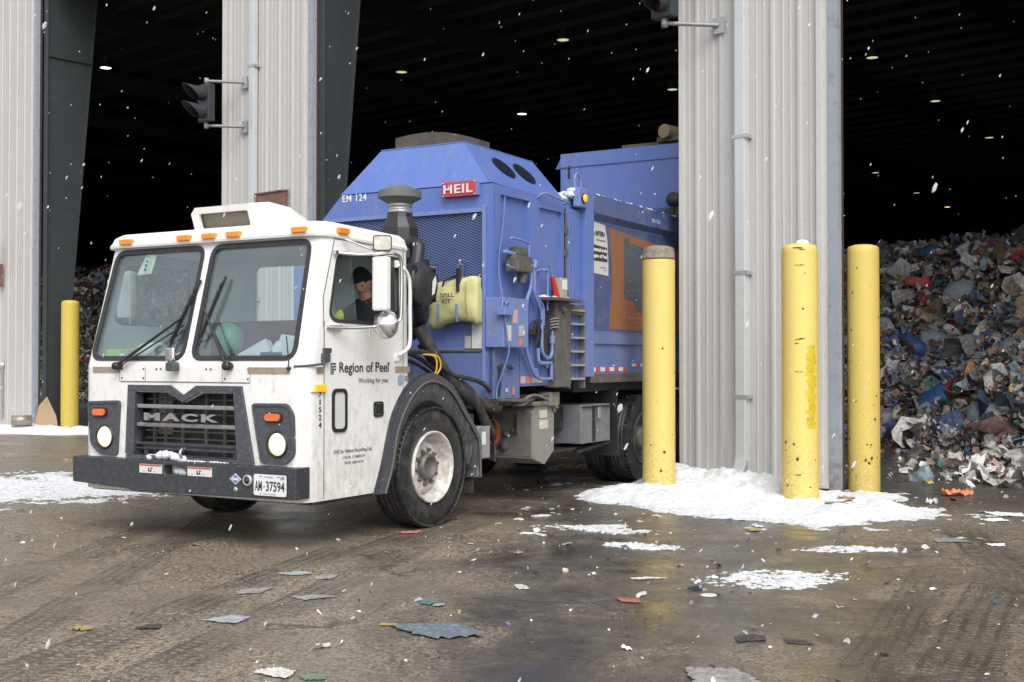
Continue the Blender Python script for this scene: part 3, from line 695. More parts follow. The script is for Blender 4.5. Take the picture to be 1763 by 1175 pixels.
m = MB().box(-1.665, -.715, -1.725, -1.70, .672, .715, 0); m = MB()
m.plate([(-1.70,.675),(-1.70,.745),(-1.67,.755),(-.69,.755),(-.66,.745),(-.66,.675)], FYM(-1.70), .012, [[(-1.655,.682),(-1.655,.735),(-.72,.735),(-.72,.682)]]); m.build('lower_grille_frame', BUMPER, grl)
m = MB().tube(bez([(-1.22,-1.74,.66),(-1.22,-1.77,.70),(-1.225,-1.75,.73),(-1.245,-1.72,.735)]), .012); m.build('tow_hook', STEEL, grl)
lt = MB()
def slab(mb, strokes, x, z, sx, sz, f, t, w=.22):
    """letters drawn as slanted strokes"""
    for (a, b_, c, d) in strokes:
        p = Vector((x+a*sx, z+b_*sz)); q = Vector((x+c*sx, z+d*sz)); n = (q-p); n = Vector((-n.y, n.x)).normalized()*w*sz*.5; e = (q-p).normalized()*w*sz*.42
        P = [p-e-n, q+e-n, q+e+n, p-e+n]; mb.plate([(k.x, k.y) for k in P], f, t)
lettering(lt, 'MACK', -1.635, -.815, .958, 1.022, lambda u, v, d: (u, -1.745+d, v), .02, bold=.045, sp=1.25); lt.build('lettering', CHROME, grl)
for (P, lx, ax) in (([(-2.345, 1.10), (-1.955, 1.115), (-1.985, .655), (-2.18, .655), (-2.30, .74)], -2.13, -2.185), ([(-.505, 1.115), (-.15, 1.12), (-.09, 1.04), (-.08, .73), (-.16, .655), (-.41, .655)], -.245, -.28)):
    Q = roundpoly(P, .04)
    hd_ = MB().plate(Q, FYM(-1.728), .02); h = hd_.build('lamp_housing', DKGREY, CAB)
    rim = MB().plate(Q, FYM(-1.737), .01, [offset_poly(Q, -.022)]); rim.build('housing_rim', DKGREY, h)
    MB().lathe([(.0, .105), (-.014, .098), (-.012, .088), (.004, .084)], (lx, -1.728, .808), 'y', 32).build('bezel', BLACKP, h)
    MB().lathe([(-.002, .086), (-.02, .07), (-.028, .04), (-.03, 0)], (lx, -1.728, .808), 'y', 28).build('headlight', HEADL, h)
    s_ = MB().plate(rr(ax-.085, ax+.085, .975, 1.05, .03), FYM(-1.742), .012); s_.build('indicator_base', BLACKP, h)
    MB().plate(rr(ax-.072, ax+.072, .985, 1.04, .024), FYM(-1.757), .014).build('indicator', M('orange_lens', (.72,.17,.04), .3, var=.2, vscale=30), h)
for x0, x1 in ((-2.30, -1.98), (-.56, -.14)): MB().box(x0, x1, -1.715, -1.706, 1.342, 1.392).build('tan_stripe', TAN, CAB)
for x0, x1, y0, y1 in ((-.008, .004, -1.57, -1.49), (-.006, .004, -.55, -.345)): MB().box(x0, x1, y0, y1, 1.342, 1.394).build('tan_stripe', TAN, CAB)
SEAM = M('dark_seam', (.09,.085,.08), .7)
m = MB()
for z in (1.266, 1.272): m.box(-1.97, -.54, -1.7125, -1.709, z, z+.003)
for x in (-1.98, -1.68, -.83, -.54): m.box(x, x+.003, -1.7125, -1.709, 1.27, 1.40)
m.box(-.0, .0025, -.437, -.433, .38, 2.40); m.box(0, .0025, -1.482, -1.476, .38, 1.75)
m.build('panel_seams', SEAM, CAB)
m = MB()
for x in (-1.95, -1.70, -.80, -.56):
    for z in (1.30, 1.375): m.lathe([(-.004, 0), (-.003, .008), (0, .009)], (x, -1.711, z), 'y', 8)
for x in (-1.55,-1.5,-1.0,-.95): m.lathe([(-.004, 0), (-.003, .009), (0, .01)], (x, -1.711, 1.375), 'y', 8)
m.build('screws', DKGREY, CAB)
# door seams following the sloping front edge, hinges, handle
m = MB()
f = lambda u, v, d: (-.0+.003-.02*max(0, v-1.4)-d, u, v)
def line(P, w=.006):
    for a, b_ in zip(P, P[1:]):
        a = Vector(a); b_ = Vector(b_); n = (b_-a).normalized(); n = Vector((-n.y, n.x))*w*.5
        m.plate([tuple(a-n), tuple(b_-n), tuple(b_+n), tuple(a+n)], f, .003)
line([(-1.48, .40), (-1.478, 1.93), (-1.33, 2.40)]); line([(-1.33, 2.395), (-.43, 2.385)])
m.build('door_seam', SEAM, CAB)
m = MB(); m.box(.0, .03, -1.50, -1.42, 1.50, 1.54, .006).box(.0, .035, -1.52, -1.44, 1.43, 1.50, .008); m.tube(bez([(.01,-1.46,1.45),(.04,-1.55,1.42),(-.02,-1.66,1.405),(-.10,-1.715,1.40)]), .009, 6); m.build('hinge', DKGREY, CAB)
MB().plate(rr(-1.385, -1.20, .885, 1.225, .05), FX(.012), .014, [rr(-1.36, -1.225, .912, 1.198, .035)]).build('lower_window_seal', BLACK, CAB)
MB().plate(rr(-1.36, -1.225, .912, 1.198, .035), FX(.004), .004).build('lower_window_blank', M('grey_white_pane', (.62,.63,.62), .25), CAB)
m = MB().plate(rr(-.85, -.72, .985, 1.11, .025), FX(.01), .012, [rr(-.838, -.732, 1.0, 1.096, .02)]); h = m.build('door_handle', BLACK, CAB)
MB().box(.0, .012, -.825, -.745, 1.005, 1.09, .005).build('paddle', BLACKP, h)
b = MB().plate(rr(-.603, -.487, 1.855, 2.31, .01), FX(-.008), .01).build('rear_quarter_window', M('dark_glass', (.05,.05,.055), .08), CAB)
m = MB().box(-.01, .012, -1.63, -1.50, 1.205, 1.235, .004); m.build('side_marker_base', WHITE2, CAB)
MB().box(-.005, .028, -1.60, -1.47, 1.205, 1.262, .012).build('side_marker', AMBERON, CAB)
# lettering on the door side
f = FX(.0025)
def side_text(s, u0, u1, v0, v1, mat=BLK, bold=.01, parent=CAB, ff=None, name='lettering', sp=1.):
    return lettering(MB(), s, u0, u1, v0, v1, ff or f, .002, bold, sp).build(name, mat, parent)
side_text('Region of Peel', -1.295, -.645, 1.325, 1.432); side_text('Working for you', -1.05, -.655, 1.252, 1.305, GREYTXT, .0)
side_text('R', -.642, -.625, 1.412, 1.427, BLK, 0)
m = MB()
for k in range(3):
    w = .05-.012*k; 
    m.plate([(-1.40+.014*k, 1.335), (-1.40+.014*k, 1.425-.022*k), (-1.335, 1.425-.022*k), (-1.335, 1.413-.022*k), (-1.392+.014*k, 1.413-.022*k), (-1.392+.014*k, 1.335)], f, .002)
m.build('emblem', BLK, CAB)
side_text('O/O by Halton Recycling Ltd.', -1.365, -.87, .712, .750, GREYTXT, .0); side_text('CVOR 119605919', -1.25, -.965, .672, .695, GREYTXT, .0); side_text('MOE A841610', -1.225, -.985, .630, .652, GREYTXT, .0)
for k, ch in enumerate('71524'): side_text(ch, -1.545+.01*(ch=='1'), -1.512-.01*(ch=='1'), 1.165-.058*k, 1.205-.058*k, BLK, .01)
MB().plate([(-.475+.042*math.cos(R(a)), 1.28+.05*math.sin(R(a))) for a in range(0, 360, 20)], FX(.002), .002).build('round_sticker', M('blue_grey_sticker', (.30,.38,.50), .5, var=.2, vscale=60), CAB)
MB().plate([(-.42,1.27),(-.36,1.27),(-.36,1.315),(-.42,1.315)], FX(.002), .002).build('square_sticker', M('grey_sticker', (.28,.26,.23), .5, var=.4, vscale=80), CAB)
# ---- bumper
m = MB(); B0 = [(-2.44, .425), (-2.44, .64), (0.0, .64), (0.0, .405), (-.3, .40), (-1.72, .385), (-1.80, .40)]
m.plate(B0, FYM(-1.80), .16, [rr(-1.365, -1.115, .535, .608, .015, 3)]); bp_ = m.build('bumper', BUMPER, TK)
md = bp_.modifiers.new('bevel', 'BEVEL'); md.width = .008; md.segments = 2; md.limit_method = 'ANGLE'
MB().box(-1.38, -1.1, -1.66, -1.65, .52, .62).build('step_plate', BLACK, bp_)
WL = M('warning_label', (.66,.64,.62), .5, var=.1, vscale=40); RS = M('label_red', (.5,.08,.06), .5)
for x0, x1 in ((-1.64, -1.385), (-1.105, -.845)):
    l = MB().box(x0, x1, -1.803, -1.8005, .537, .608).build('warning_label', WL, bp_)
    MB().box(x0+.004, x1-.004, -1.805, -1.8035, .594, .606).build('red_band', RS, l)
    mm = MB()
    for k in range(3): mm.box(x0+.06*k+.045+.02*(k == 1), x0+.06*k+.06, -1.805, -1.8035, .548, .552)
    mm.plate([(x0+.10, .550), (x0+.10, .58), (x0+.112, .58), (x0+.112, .56), (x0+.128, .56), (x0+.128, .583), (x0+.15, .583), (x0+.15, .576), (x0+.138, .576), (x0+.138, .55)], FYM(-1.805), .0015)
    mm.build('pictogram', BLK, l)
f0 = FYM(-1.803)
c = MB().plate([(-.66, .535), (-.60, .578), (-.54, .535), (-.60, .492)], f0, .003).build('diamond_decal', M('decal_white', (.55,.6,.68), .5), bp_)
MB().plate([(-.648, .535), (-.60, .569), (-.552, .535), (-.60, .501)], FYM(-1.8045), .0012).build('decal_blue', M('decal_blue', (.10,.18,.42), .5), c)
lettering(MB(), 'CNG', -.635, -.565, .524, .546, FYM(-1.8048), .0012, .04).build('lettering', WHT, c)
m = MB().lathe([(0, .045), (-.015, .042), (-.018, .03), (-.008, .026), (-.012, .0)], (-.475, -1.80, .53), 'y', 24); m.build('socket', STEEL, bp_)
MB().lathe([(-.0, .027), (-.013, .025), (-.016, .012), (-.03, .011), (-.03, 0)], (-.475, -1.803, .53), 'y', 16).build('plug', BLACK, bp_)
m = MB().lathe([(-.004,0),(-.004,.02),(0,.02)], (-.60, -1.8, .455), 'y', 16); m.build('bolt', STEEL, bp_)
lp_ = MB().plate(rr(-.405, -.085, .425, .585, .015), FYM(-1.812), .004).build('licence_plate', M('licence_plate_white', (.72,.73,.73), .4, var=.04), bp_)
lettering(MB(), 'AM', -.392, -.322, .460, .535, FYM(-1.8135), .0015, .012).build('lettering', M('plate_blue_black', (.03,.035,.08), .5), lp_)
lettering(MB(), '37594', -.282, -.10, .460, .535, FYM(-1.8135), .0015, .012).build('lettering', M('plate_blue_black', (.03,.035,.08), .5), lp_)
m = MB().plate([(-.309, .487), (-.302, .503), (-.295, .487)], FYM(-1.8135), .0015); m.box(-.345,-.325,-1.8145,-1.812,.567,.573).box(-.17,-.15,-1.8145,-1.812,.567,.573).box(-.345,-.33,-1.8145,-1.812,.436,.442); m.build('plate_marks', BLK, lp_)
lettering(MB(), 'ONTARIO', -.30, -.21, .560, .573, FYM(-1.8135), .0012, 0).build('lettering', M('plate_blue', (.25,.33,.5), .5), lp_)
lettering(MB(), 'YOURS TO DISCOVER', -.31, -.18, .434, .443, FYM(-1.8135), .0012, 0).build('lettering', M('plate_blue', (.25,.33,.5), .5), lp_)
MB().plate([(-.14,.55),(-.10,.55),(-.10,.575),(-.14,.575)], FYM(-1.8135), .0012).build('plate_sticker', M('plate_blue', (.25,.33,.5), .5), lp_)
# clumps of snow lodged on the bumper step
def lump(mb, c, r, seed, sz=1., n=2):
    bm = bmesh.new(); bmesh.ops.create_icosphere(bm, subdivisions=n, radius=1)
    for v in bm.verts: v.co = v.co*(1+.45*noise.noise(v.co*1.6+Vector((seed, 0, 0)))); v.co = Vector(c)+Vector((v.co.x*r, v.co.y*r*.6, v.co.z*r*sz))
    mb.smooth = True; return mb.bm(bm)
m = MB(); rnd = random.Random(3)
for k in range(16): lump(m, (-1.60+.025*k+rnd.uniform(-.01, .01), -1.72+rnd.uniform(-.03, .02), .655+.03*math.exp(-((k-7)/4)**2)), rnd.uniform(.025, .055), k, .7)
for k in range(14): lump(m, (-1.2+.035*k, -1.73, .645), rnd.uniform(.01, .02), k+20, .5)
for x, z, r in ((-1.24, .56, .035), (-1.28, .56, .03), (-1.20, .555, .03)): lump(m, (x, -1.74, z), r, 5)
m.build('lodged_snow', SNOW, bp_)
# under-cab skirt and step
m = MB(); m.box(-2.40, -.04, -1.62, -1.45, .35, .40).box(-.10, -.01, -1.60, -.86, .345, .37); m.build('lower_sill', BLACKP, CAB)
# ---- wipers, washer, antenna
def wiper(pv, mid, tip, bot, par):
    y = lambda p, o_: (p[0], yf(p[1])-o_, p[1])
    m = MB(); m.tube([y(pv, .05), y(mid, .06)], [.014, .009], 6); q = (pv[0]+.05, pv[1]+.0); m.tube([y(q, .05), y((mid[0]+.03, mid[1]-.06), .05)], .007, 5)
    m.lathe([(-.07, 0), (-.07, .03), (-.02, .035), (0, .03)], (pv[0], yf(1.4), pv[1]), 'y', 12)
    a = m.build('wiper_arm', BLACKP, CAB)
    m = MB(); m.tube([y(tip, .022), y(bot, .022)], .012, 5); t = Vector(tip); b_ = Vector(bot)
    for k in range(4):
        p = t.lerp(b_, .08+.22*k); q = t.lerp(b_, .2+.22*k); m.tube([y(p, .03), y(p.lerp(q, .5), .05), y(q, .03)], .009, 5)
    m.tube([y(t.lerp(b_, .2), .045), y(t.lerp(b_, .8), .045)], .010, 5)
    m.build('wiper_blade', BLACK, a)
wiper((-1.97, 1.40), (-1.31, 1.79), (-1.22, 2.10), (-1.44, 1.50), None)
wiper((-.74, 1.40), (-1.09, 1.86), (-.95, 2.12), (-1.11, 1.56), None)
m = MB().box(-1.36, -1.28, -1.80, -1.72, 1.36, 1.43, .012); m.tube([(-1.33,-1.76,1.42),(-1.34,-1.76,1.52)], [.03,.02], 8); cm = m.build('spray_nozzle_bracket', DKGREY, CAB)
MB().box(-1.375, -1.31, -1.79, -1.735, 1.44, 1.55, .015).build('nozzle_cap', CHROME, cm)
m = MB().tube([(-.14, -1.73, 1.39), (-.14, -1.725, 1.43), (-.185, -1.70, 1.63)], .005, 5); m.lathe([(-.03, 0), (-.03, .012), (0, .014)], (-.14, -1.71, 1.385), 'y', 8); m.build('antenna', BLACK, CAB)
# ---- mirrors on tubular arm
m = MB(); m.tube(bez([(.0,-1.33,2.285),(.12,-1.2,2.275),(.26,-1.03,2.29),(.30,-.96,2.285),(.31,-.90,2.22),(.31,-.90,1.85),(.30,-.92,1.76),(.24,-1.02,1.72),(.1,-1.25,1.70),(.0,-1.45,1.70)], 5), .014, 8)
m.tube([(.01,-1.24,2.40),(.2,-1.05,2.30)], .009, 6); m.box(-.01,.02,-1.36,-1.2,2.27,2.30,.004).box(-.01,.02,-1.42,-1.27,1.69,1.72,.004); m.tube([(.17,-1.13,1.71),(.17,-1.13,1.63)], .008, 6)
ma_ = m.build('mirror_arm', CHROME, CAB)
m = MB().box(.19, .33, -1.13, -1.06, 1.835, 2.26, .02); mm = m.build('mirror', WHITE2, ma_)
MB().box(.20, .32, -1.059, -1.054, 1.85, 2.245).build('mirror_glass', CHROME, mm)
m = MB(); m.smooth = True; m.lathe([(-.10, 0), (-.085, .05), (-.04, .10), (0, .118), (.006, .118)], (.25, -1.02, 1.73), 'y', 28); cv = m.build('convex_mirror', CHROME, ma_)
cvf = lambda u, v, d: tuple(Vector((.25, -1.07, 2.37))+Vector((.80, .60, 0))*u+Vector((0, 0, 1))*v+Vector((-.60, .80, 0))*(d))
cr = MB().plate(rr(-.075, .075, -.062, .062, .025), cvf, .035).build('crossview_mirror', BLACKP, ma_)
MB().plate(rr(-.066, .066, -.053, .053, .02), lambda u, v, d: cvf(u, v, d-.002), .002).build('mirror_glass', M('tan_mirror_reflection_glass', (.50,.48,.42), .22, .9, var=.5, vscale=14), cr)
# far side mirror
m = MB(); m.tube(bez([(-2.44,-1.33,2.285),(-2.6,-1.2,2.275),(-2.74,-.96,2.28),(-2.75,-.90,2.2),(-2.75,-.90,1.8),(-2.6,-1.1,1.71),(-2.44,-1.4,1.70)], 5), .013, 8); m.build('mirror_arm', CHROME, CAB)
m = MB().box(-2.78, -2.60, -1.04, -.97, 1.835, 2.26, .02); m.build('mirror', WHITE2, CAB)
# grab rail
m = MB().tube(bez([(.0,-.53,2.24),(.055,-.52,2.22),(.06,-.43,2.12),(.06,-.42,1.85),(.06,-.42,1.60),(.055,-.47,1.53),(.02,-.53,1.49)], 5), .016, 8); m.box(-.005,.02,-.56,-.51,1.44,1.50,.005).box(-.005,.02,-.56,-.50,2.22,2.28,.005)
m.build('grab_rail', WHITE2, CAB)
# ---- cab interior
DASH = M('dark_dashboard', (.06,.065,.07), .6, var=.2); SEAT = M('black_seat_cloth', (.04,.04,.045), .9)
m = MB(); m.box(-2.38, -.06, -1.62, -1.18, 1.30, 1.42, .03).box(-2.38, -.06, -1.30, -1.12, .9, 1.36, .03).box(-1.5, -.95, -1.2, -.5, .9, 1.35, .04); dsh = m.build('dashboard', DASH, CAB)
MB().box(-1.25, -.95, -1.18, -1.1, 1.44, 1.56, .02).lathe([(-.02,.0),(-.02,.03),(0,.03)], (-1.18,-1.19,1.5), 'y', 12).lathe([(-.02,.0),(-.02,.03),(0,.03)], (-1.05,-1.19,1.5), 'y', 12).build('radio_unit', BLACKP, dsh)
for x in (-1.98, -.32):
    m = MB().box(x-.24, x+.24, -.95, -.42, 1.15, 1.30, .04).box(x-.23, x+.23, -.43, -.38, 1.3, 1.80, .02); m.build('seat', SEAT, CAB)
    c = Vector((x, -.98, 1.71 if x < -1 else 1.61)); ax_ = Vector((0, .42, .9)).normalized(); u_ = Vector((1, 0, 0)); w_ = ax_.cross(u_)
    m = MB(); ring = [c+(u_*math.cos(R(a))+w_*math.sin(R(a)))*.22 for a in range(0, 361, 12)]; m.tube(ring, .014, 7, False)
    for a in (90, 210, 330): m.tube([c, c+(u_*math.cos(R(a))+w_*math.sin(R(a)))*.22], .012, 6)
    m.tube([c, c-ax_*.35], .03, 8); m.build('steering_wheel', BLACK, CAB)
MB().box(-1.62, -1.0, -.60, -.40, 1.55, 1.80, .03).build('red_seat_back', M('dark_red_vinyl', (.20,.035,.045), .6), CAB)
FX0 = M('green_plastic', (.05,.26,.17), .35)
def rest(name, label, cat, m, mat, org, group=None): 
    o = m.build(name, mat, None, (0,0,0)); o.location = wpos(TR, (0,0,0)); o.rotation_euler = (0,0,TR[1]); 
    # move origin to the piece itself
    off = Vector(org); o.data.transform(Matrix.Translation(-off)); o.location = wpos(TR, org); tag(o, label, cat, group); return o
bm = bmesh.new(); bmesh.ops.create_uvsphere(bm, u_segments=24, v_segments=16, radius=.12)
m = MB(); m.smooth = True
for v in bm.verts: v.co = v.co*(1+.12*noise.noise(v.co*9)); v.co.z *= 1.1
m.bm(bm, Matrix.Translation((-1.09, -1.36, 1.62))); rest('hard_hat_bag', 'round green plastic bag behind the right windscreen wiper', 'bag', m, FX0, (-1.09, -1.36, 1.5))
m = MB(); mt = Matrix.Translation((-.66, -1.50, 1.50)) @ Matrix.Rotation(R(-30), 4, 'Y') @ Matrix.Rotation(R(18), 4, 'Z')
bm = bmesh.new(); bmesh.ops.create_cube(bm, size=1); 
for v in bm.verts: v.co = Vector((v.co.x*.26, v.co.y*.10, v.co.z*.11))
m.bm(bm, mt); rest('white_carton', 'tilted white and tan carton behind the right windscreen', 'box', m, PAPER, (-.66, -1.50, 1.42))
m = MB(); m.smooth = False
for k, (x, y, z, a, w, h) in enumerate([(-.40,-1.45,1.50,20,.3,.12),(-.28,-1.5,1.55,-25,.28,.16),(-.42,-1.38,1.58,5,.25,.14)]):
    mt = Matrix.Translation((x, y, z)) @ Matrix.Rotation(R(a), 4, 'Y') @ Matrix.Rotation(R(-25), 4, 'X')
    m.add([mt @ Vector(p) for p in ((-w/2,0,-h/2),(w/2,0.01,-h/2),(w/2,0,h/2),(0,.03,h/2+.01),(-w/2,0,h/2))], [(0,1,2,3,4)])
rest('crumpled_papers', 'pile of white papers in the lower corner of the right windscreen', 'papers', m, PAPER, (-.38, -1.45, 1.42))
m = MB().box(-.56, -.40, -1.58, -1.48, 1.42, 1.51, .01); rest('blue_label_box', 'small navy labelled box lying on the papers behind the right windscreen', 'box', m, M('navy_label', (.06,.07,.25), .5, var=.4, vscale=30), (-.48, -1.53, 1.42))
m = MB().box(-2.05, -1.86, -1.6, -1.48, 1.43, 1.54, .01).box(-1.98,-1.80,-1.55,-1.46,1.47,1.57,.01); rest('tan_carton', 'tan and white carton on the dashboard behind the left windscreen', 'box', m, M('tan_carton', (.5,.42,.25), .7, var=.5, vscale=12), (-1.95, -1.55, 1.42))
m = MB(); m.smooth = True; m.lathe([(-.09, .085), (.09, .085), (.09, .05), (-.09, .05), (-.09, .085)], (-1.78, -1.54, 1.51), 'x', 28); rest('paper_roll', 'white paper roll on the dashboard behind the left windscreen', 'paper roll', m, PAPER, (-1.78, -1.54, 1.43))
m = MB()
for k in range(16): lump(m, (-2.26+.055*k, -1.57+.03*(k % 3), 1.455+.02*(k % 2)), .045, k+50, .8)
rest('plastic_wrap', 'heap of pale plastic wrap along the base of the left windscreen', 'plastic wrap', m, PAPER, (-2.0, -1.56, 1.42))
m = MB().box(-2.30, -2.14, -1.58, -1.50, 1.47, 1.54, .015); rest('hi_vis_cloth', 'lime green cloth in the lower left corner of the left windscreen', 'cloth', m, M('lime_cloth', (.42,.75,.12), .8), (-2.22, -1.54, 1.44))
m = MB(); fS = rake(.024); m.plate([(-2.03, 2.17), (-1.86, 2.18), (-1.84, 2.34), (-1.96, 2.36), (-2.0, 2.25)], fS, .002); st = m.build('windscreen_sticker', M('pale_permit_stickers', (.72,.74,.62), .6, var=.25, vscale=20), CAB)
m = MB()
for k in range(4): m.box(-1.93+.005*k, -1.905, yf(2.2+.035*k)-.0, yf(2.2+.035*k)+.004, 2.205+.035*k, 2.225+.035*k)
m.build('sticker_print', NAVY, st)
# ---- chassis, wheels
m = MB()
for x in (-.82, -1.72): m.box(x-.04, x+.04, -1.4, 9.4, .78, 1.02)
for y in (-.6, 1.2, 2.9, 4.1, 5.2, 7): m.box(-1.7, -.84, y, y+.12, .8, .98)
m.box(-2.3, -.1, 2.9, 9.0, 1.10, 1.30); m.box(-1.6, -.95, .2, 2.4, .5, .95, .05)
m.tube([(-2.2, 0, .52), (-.2, 0, .52)], .07, 10); m.tube([(-2.2, 4.5, .52), (-.2, 4.5, .52)], .10, 10); m.tube([(-2.2, 5.85, .52), (-.2, 5.85, .52)], .10, 10)
m.build('chassis', M('black_grimy_chassis', (.02,.019,.018), .6, var=.4, dirt=.3, dirtcol=(.06,.052,.045), dscale=8), TK)
def tyre_prof(w):
    P = [(-w+.02, .31), (-w+.004, .34), (-w-.008, .40), (-w, .47), (-w+.025, .505)]
    x = -w+.035
    while x < -.035:
        P += [(x, .520), (x+.03, .520), (x+.034, .507), (x+.042, .507), (x+.046, .520)]; x += .05
    P += [(-.03, .512), (-.02, .495), (.0, .45), (.008, .40), (-.002, .345), (-.02, .31)]
    return P
def wheel(xo, yc, w, front, par, flip=1):
    F_ = lambda P: [(h*flip, r) for h, r in P]
    t = MB().lathe(F_(tyre_prof(w)), (xo, yc, .52), 'x', 72).build('tyre', TYRE, par)
    # tread lugs
    lg = MB(); tb = None
    for k in range(60):
        a = 2*math.pi*k/60
        for x0, x1 in ((-w+.005, -w+.05), (-.055, -.012)):
            mt = Matrix.Translation((xo, yc, .52)) @ Matrix.Rotation(a, 4, 'X'); q = MB().box(min(x0*flip, x1*flip), max(x0*flip, x1*flip), -.018, .018, .495, .526)
            lg.add([mt @ v for v in q.v], q.f)
    t.data.name = 'tyre'; bmt = bmesh.new(); bmt.from_mesh(t.data); tmp = bpy.data.meshes.new('l'); tmp.from_pydata([v[:] for v in lg.v], [], lg.f); bmt.from_mesh(tmp); bmt.to_mesh(t.data); bmt.free(); bpy.data.meshes.remove(tmp)
    if front: P = [(-.02, .312), (.006, .312), (.008, .300), (-.006, .288), (-.03, .284), (-.10, .262), (-.145, .250), (-.145, .235), (-.10, .222), (-.085, .19), (-.082, .13), (-.095, .115)]
    else: P = [(-.02, .312), (.006, .312), (.008, .300), (-.006, .288), (-.05, .28), (-.16, .262), (-.17, .2), (-.18, .15)]
    r = MB().lathe(F_(P), (xo, yc, .52), 'x', 56).build('rim', RIM if front else DIRTY, par)
    h = MB().lathe(F_([(-.095, .118), (-.04, .112), (-.03, .10), (-.035, .085), (-.06, .075), (-.065, 0)] if front else [(-.18, .16), (-.02, .14), (.0, .12), (.01, .08), (.012, 0)]), (xo, yc, .52), 'x', 32).build('hub', HUB, r)
    nb = MB()
    for k in range(10):
        a = R(36*k+10); c = (xo-(.084 if front else .17)*flip, yc+.148*math.sin(a), .52+.148*math.cos(a))
        nb.lathe(F_([(0, .022), (.010, .022), (.012, .016), (.034, .015), (.036, 0)]), c, 'x', 6, False)
    nb.build('wheel_nuts', HUB, r)
def wheel_root(): 
    o = link(bpy.data.objects.new('wheel', None)); o.parent = TK; return o
wheel(.04, -.03, .28, True, wheel_root()); wheel(-2.48, -.03, .28, True, wheel_root(), -1)
for yc in (4.5, 5.85):
    wheel(.04, yc, .27, False, wheel_root()); wheel(-.27, yc, .26, False, wheel_root()); wheel(-2.48, yc, .27, False, wheel_root(), -1)
# fender over the near front wheel
inner = [(-.76,.36),(-.67,.56),(-.585,.86),(-.45,1.07),(-.31,1.19),(-.16,1.255),(.02,1.25),(.24,1.16),(.46,.95),(.62,.79),(.70,.67),(.72,.37)]
outer = [(-.855,.36),(-.75,.60),(-.63,.95),(-.48,1.16),(-.32,1.28),(-.12,1.335),(.04,1.315),(.27,1.21),(.49,.99),(.65,.82),(.735,.69),(.745,.37)]
sm = lambda P: [(q.x, q.y) for q in bez([(a, b, 0) for a, b in P], 4)]
I_, O_ = sm(inner), sm(outer)
m = MB(); m.plate(O_+I_[::-1], FX(.055), .05); m.ring([(.055, a, b) for a, b in O_], [(-.36, a, b) for a, b in O_], False)
fen = m.build('fender', DKGREY, TK)
m = MB().tube([(.058, a, b) for a, b in I_], .011, 6); m.build('fender_lip', M('worn_rubber_edge', (.12,.10,.09), .7, var=.4, vscale=40), fen)
m = MB(); m.smooth = True; n = len(I_); rr0 = []
for k, (a, b) in enumerate(I_):
    d = Vector((a-0, b-.52)); ang = d.angle_signed(Vector((0, 1))) if d.length else 0
    rr0.append((a, b))
L0 = [(.045, a, b) for a, b in rr0]
def shrink(s, x, wv=0): 
    out = []
    for i, (a, b) in enumerate(rr0):
        d = Vector((a+.02, max(b-.52, 0))); l = d.length or 1; t = max(.525/l, 1-s) if b > .5 else 1-s*.25
        out.append((x+wv*math.sin(i*1.9)*.5, -.02+(a+.02)*t, .52+(b-.52)*t if b > .5 else b))
    return out
prev = L0
for s, x in ((.05, .045), (.13, .03), (.22, .0), (.30, -.05), (.36, -.12), (.40, -.2)):
    cur = shrink(s, x, .012); m.ring(prev, cur, False); prev = cur
m.build('wheel_well_liner', LINER, fen)
m = MB()
for k in range(2, n-2, 4): m.lathe([(0, .007), (.006, .006), (.007, 0)], (.056, (I_[k][0]+O_[k][0])/2+.004, (I_[k][1]*.75+O_[k][1]*.25)), 'x', 6)
m.build('fender_bolts', HUB, fen)
# mud flap behind
m = MB(); m.box(-.5, -.02, .70, .72, .22, .95); m.build('mud_flap', M('muddy_rubber_flap', (.05,.042,.035), .8, var=.4, vscale=8, bump=.8, bscale=18), fen)
m = MB().box(-.2, .02, .74, .95, .53, .83, .01); b = m.build('small_side_box', M('pale_grey_paint', (.27,.28,.31), .5, dirt=.3), TK)
MB().box(.021, .023, .80, .87, .66, .78).build('label', PAPER, b)
# ---- air intake stack and canister between cab and body
K = DKGREY; KD = M('black_plastic_duct', (.028,.029,.033), .45, var=.2, dirt=.15, dirtcol=(.09,.09,.09))
CX_, CY_ = -.56, .30
s = MB().lathe([(2.84, .10), (2.88, .105), (2.90, .13), (2.935, .19), (2.94, .20), (3.005, .20), (3.008, .19), (3.03, .13), (3.035, .12), (3.05, .10), (3.05, 0)], (CX_, CY_, 0), 'z', 48, False)
stk = s.build('intake_cap', M('grey_intake_plastic', (.13,.135,.135), .55, var=.2, dirt=.2), TK)
MB().lathe([(2.80, .105), (2.80, .112), (2.83, .112), (2.83, .105), (2.86, .105), (2.86, .112), (2.885, .112), (2.885, .105)], (CX_, CY_, 0), 'z', 32).build('clamp', STEEL, stk)
m = MB(); m.smooth = False
def oct_(z, rx, ry): return [(CX_+rx*a, CY_+ry*b, z) for a, b in ((-1,-.5),(-.5,-1),(.5,-1),(1,-.5),(1,.5),(.5,1),(-.5,1),(-1,.5))]
S = [oct_(2.82, .10, .10), oct_(2.76, .11, .11), oct_(2.66, .155, .14), oct_(2.38, .165, .15), oct_(2.30, .12, .12), oct_(2.2, .11, .11)]
for a, b_ in zip(S, S[1:]): m.ring(a, b_)
m.tube([(CX_-.19, CY_-.1, 2.60), (CX_-.19, CY_-.1, 2.45)], .05, 8); m.build('intake_duct', KD, stk)
m = MB(); m.tube(bez([(-.44,.26,2.52),(-.34,.24,2.51),(-.28,.20,2.46),(-.27,.14,2.26)]), .055, 12); m.tube(bez([(-.56,.3,2.25),(-.55,.25,2.15),(-.5,.12,2.1)]), .10, 12); m.build('elbow_pipe', KD, stk)
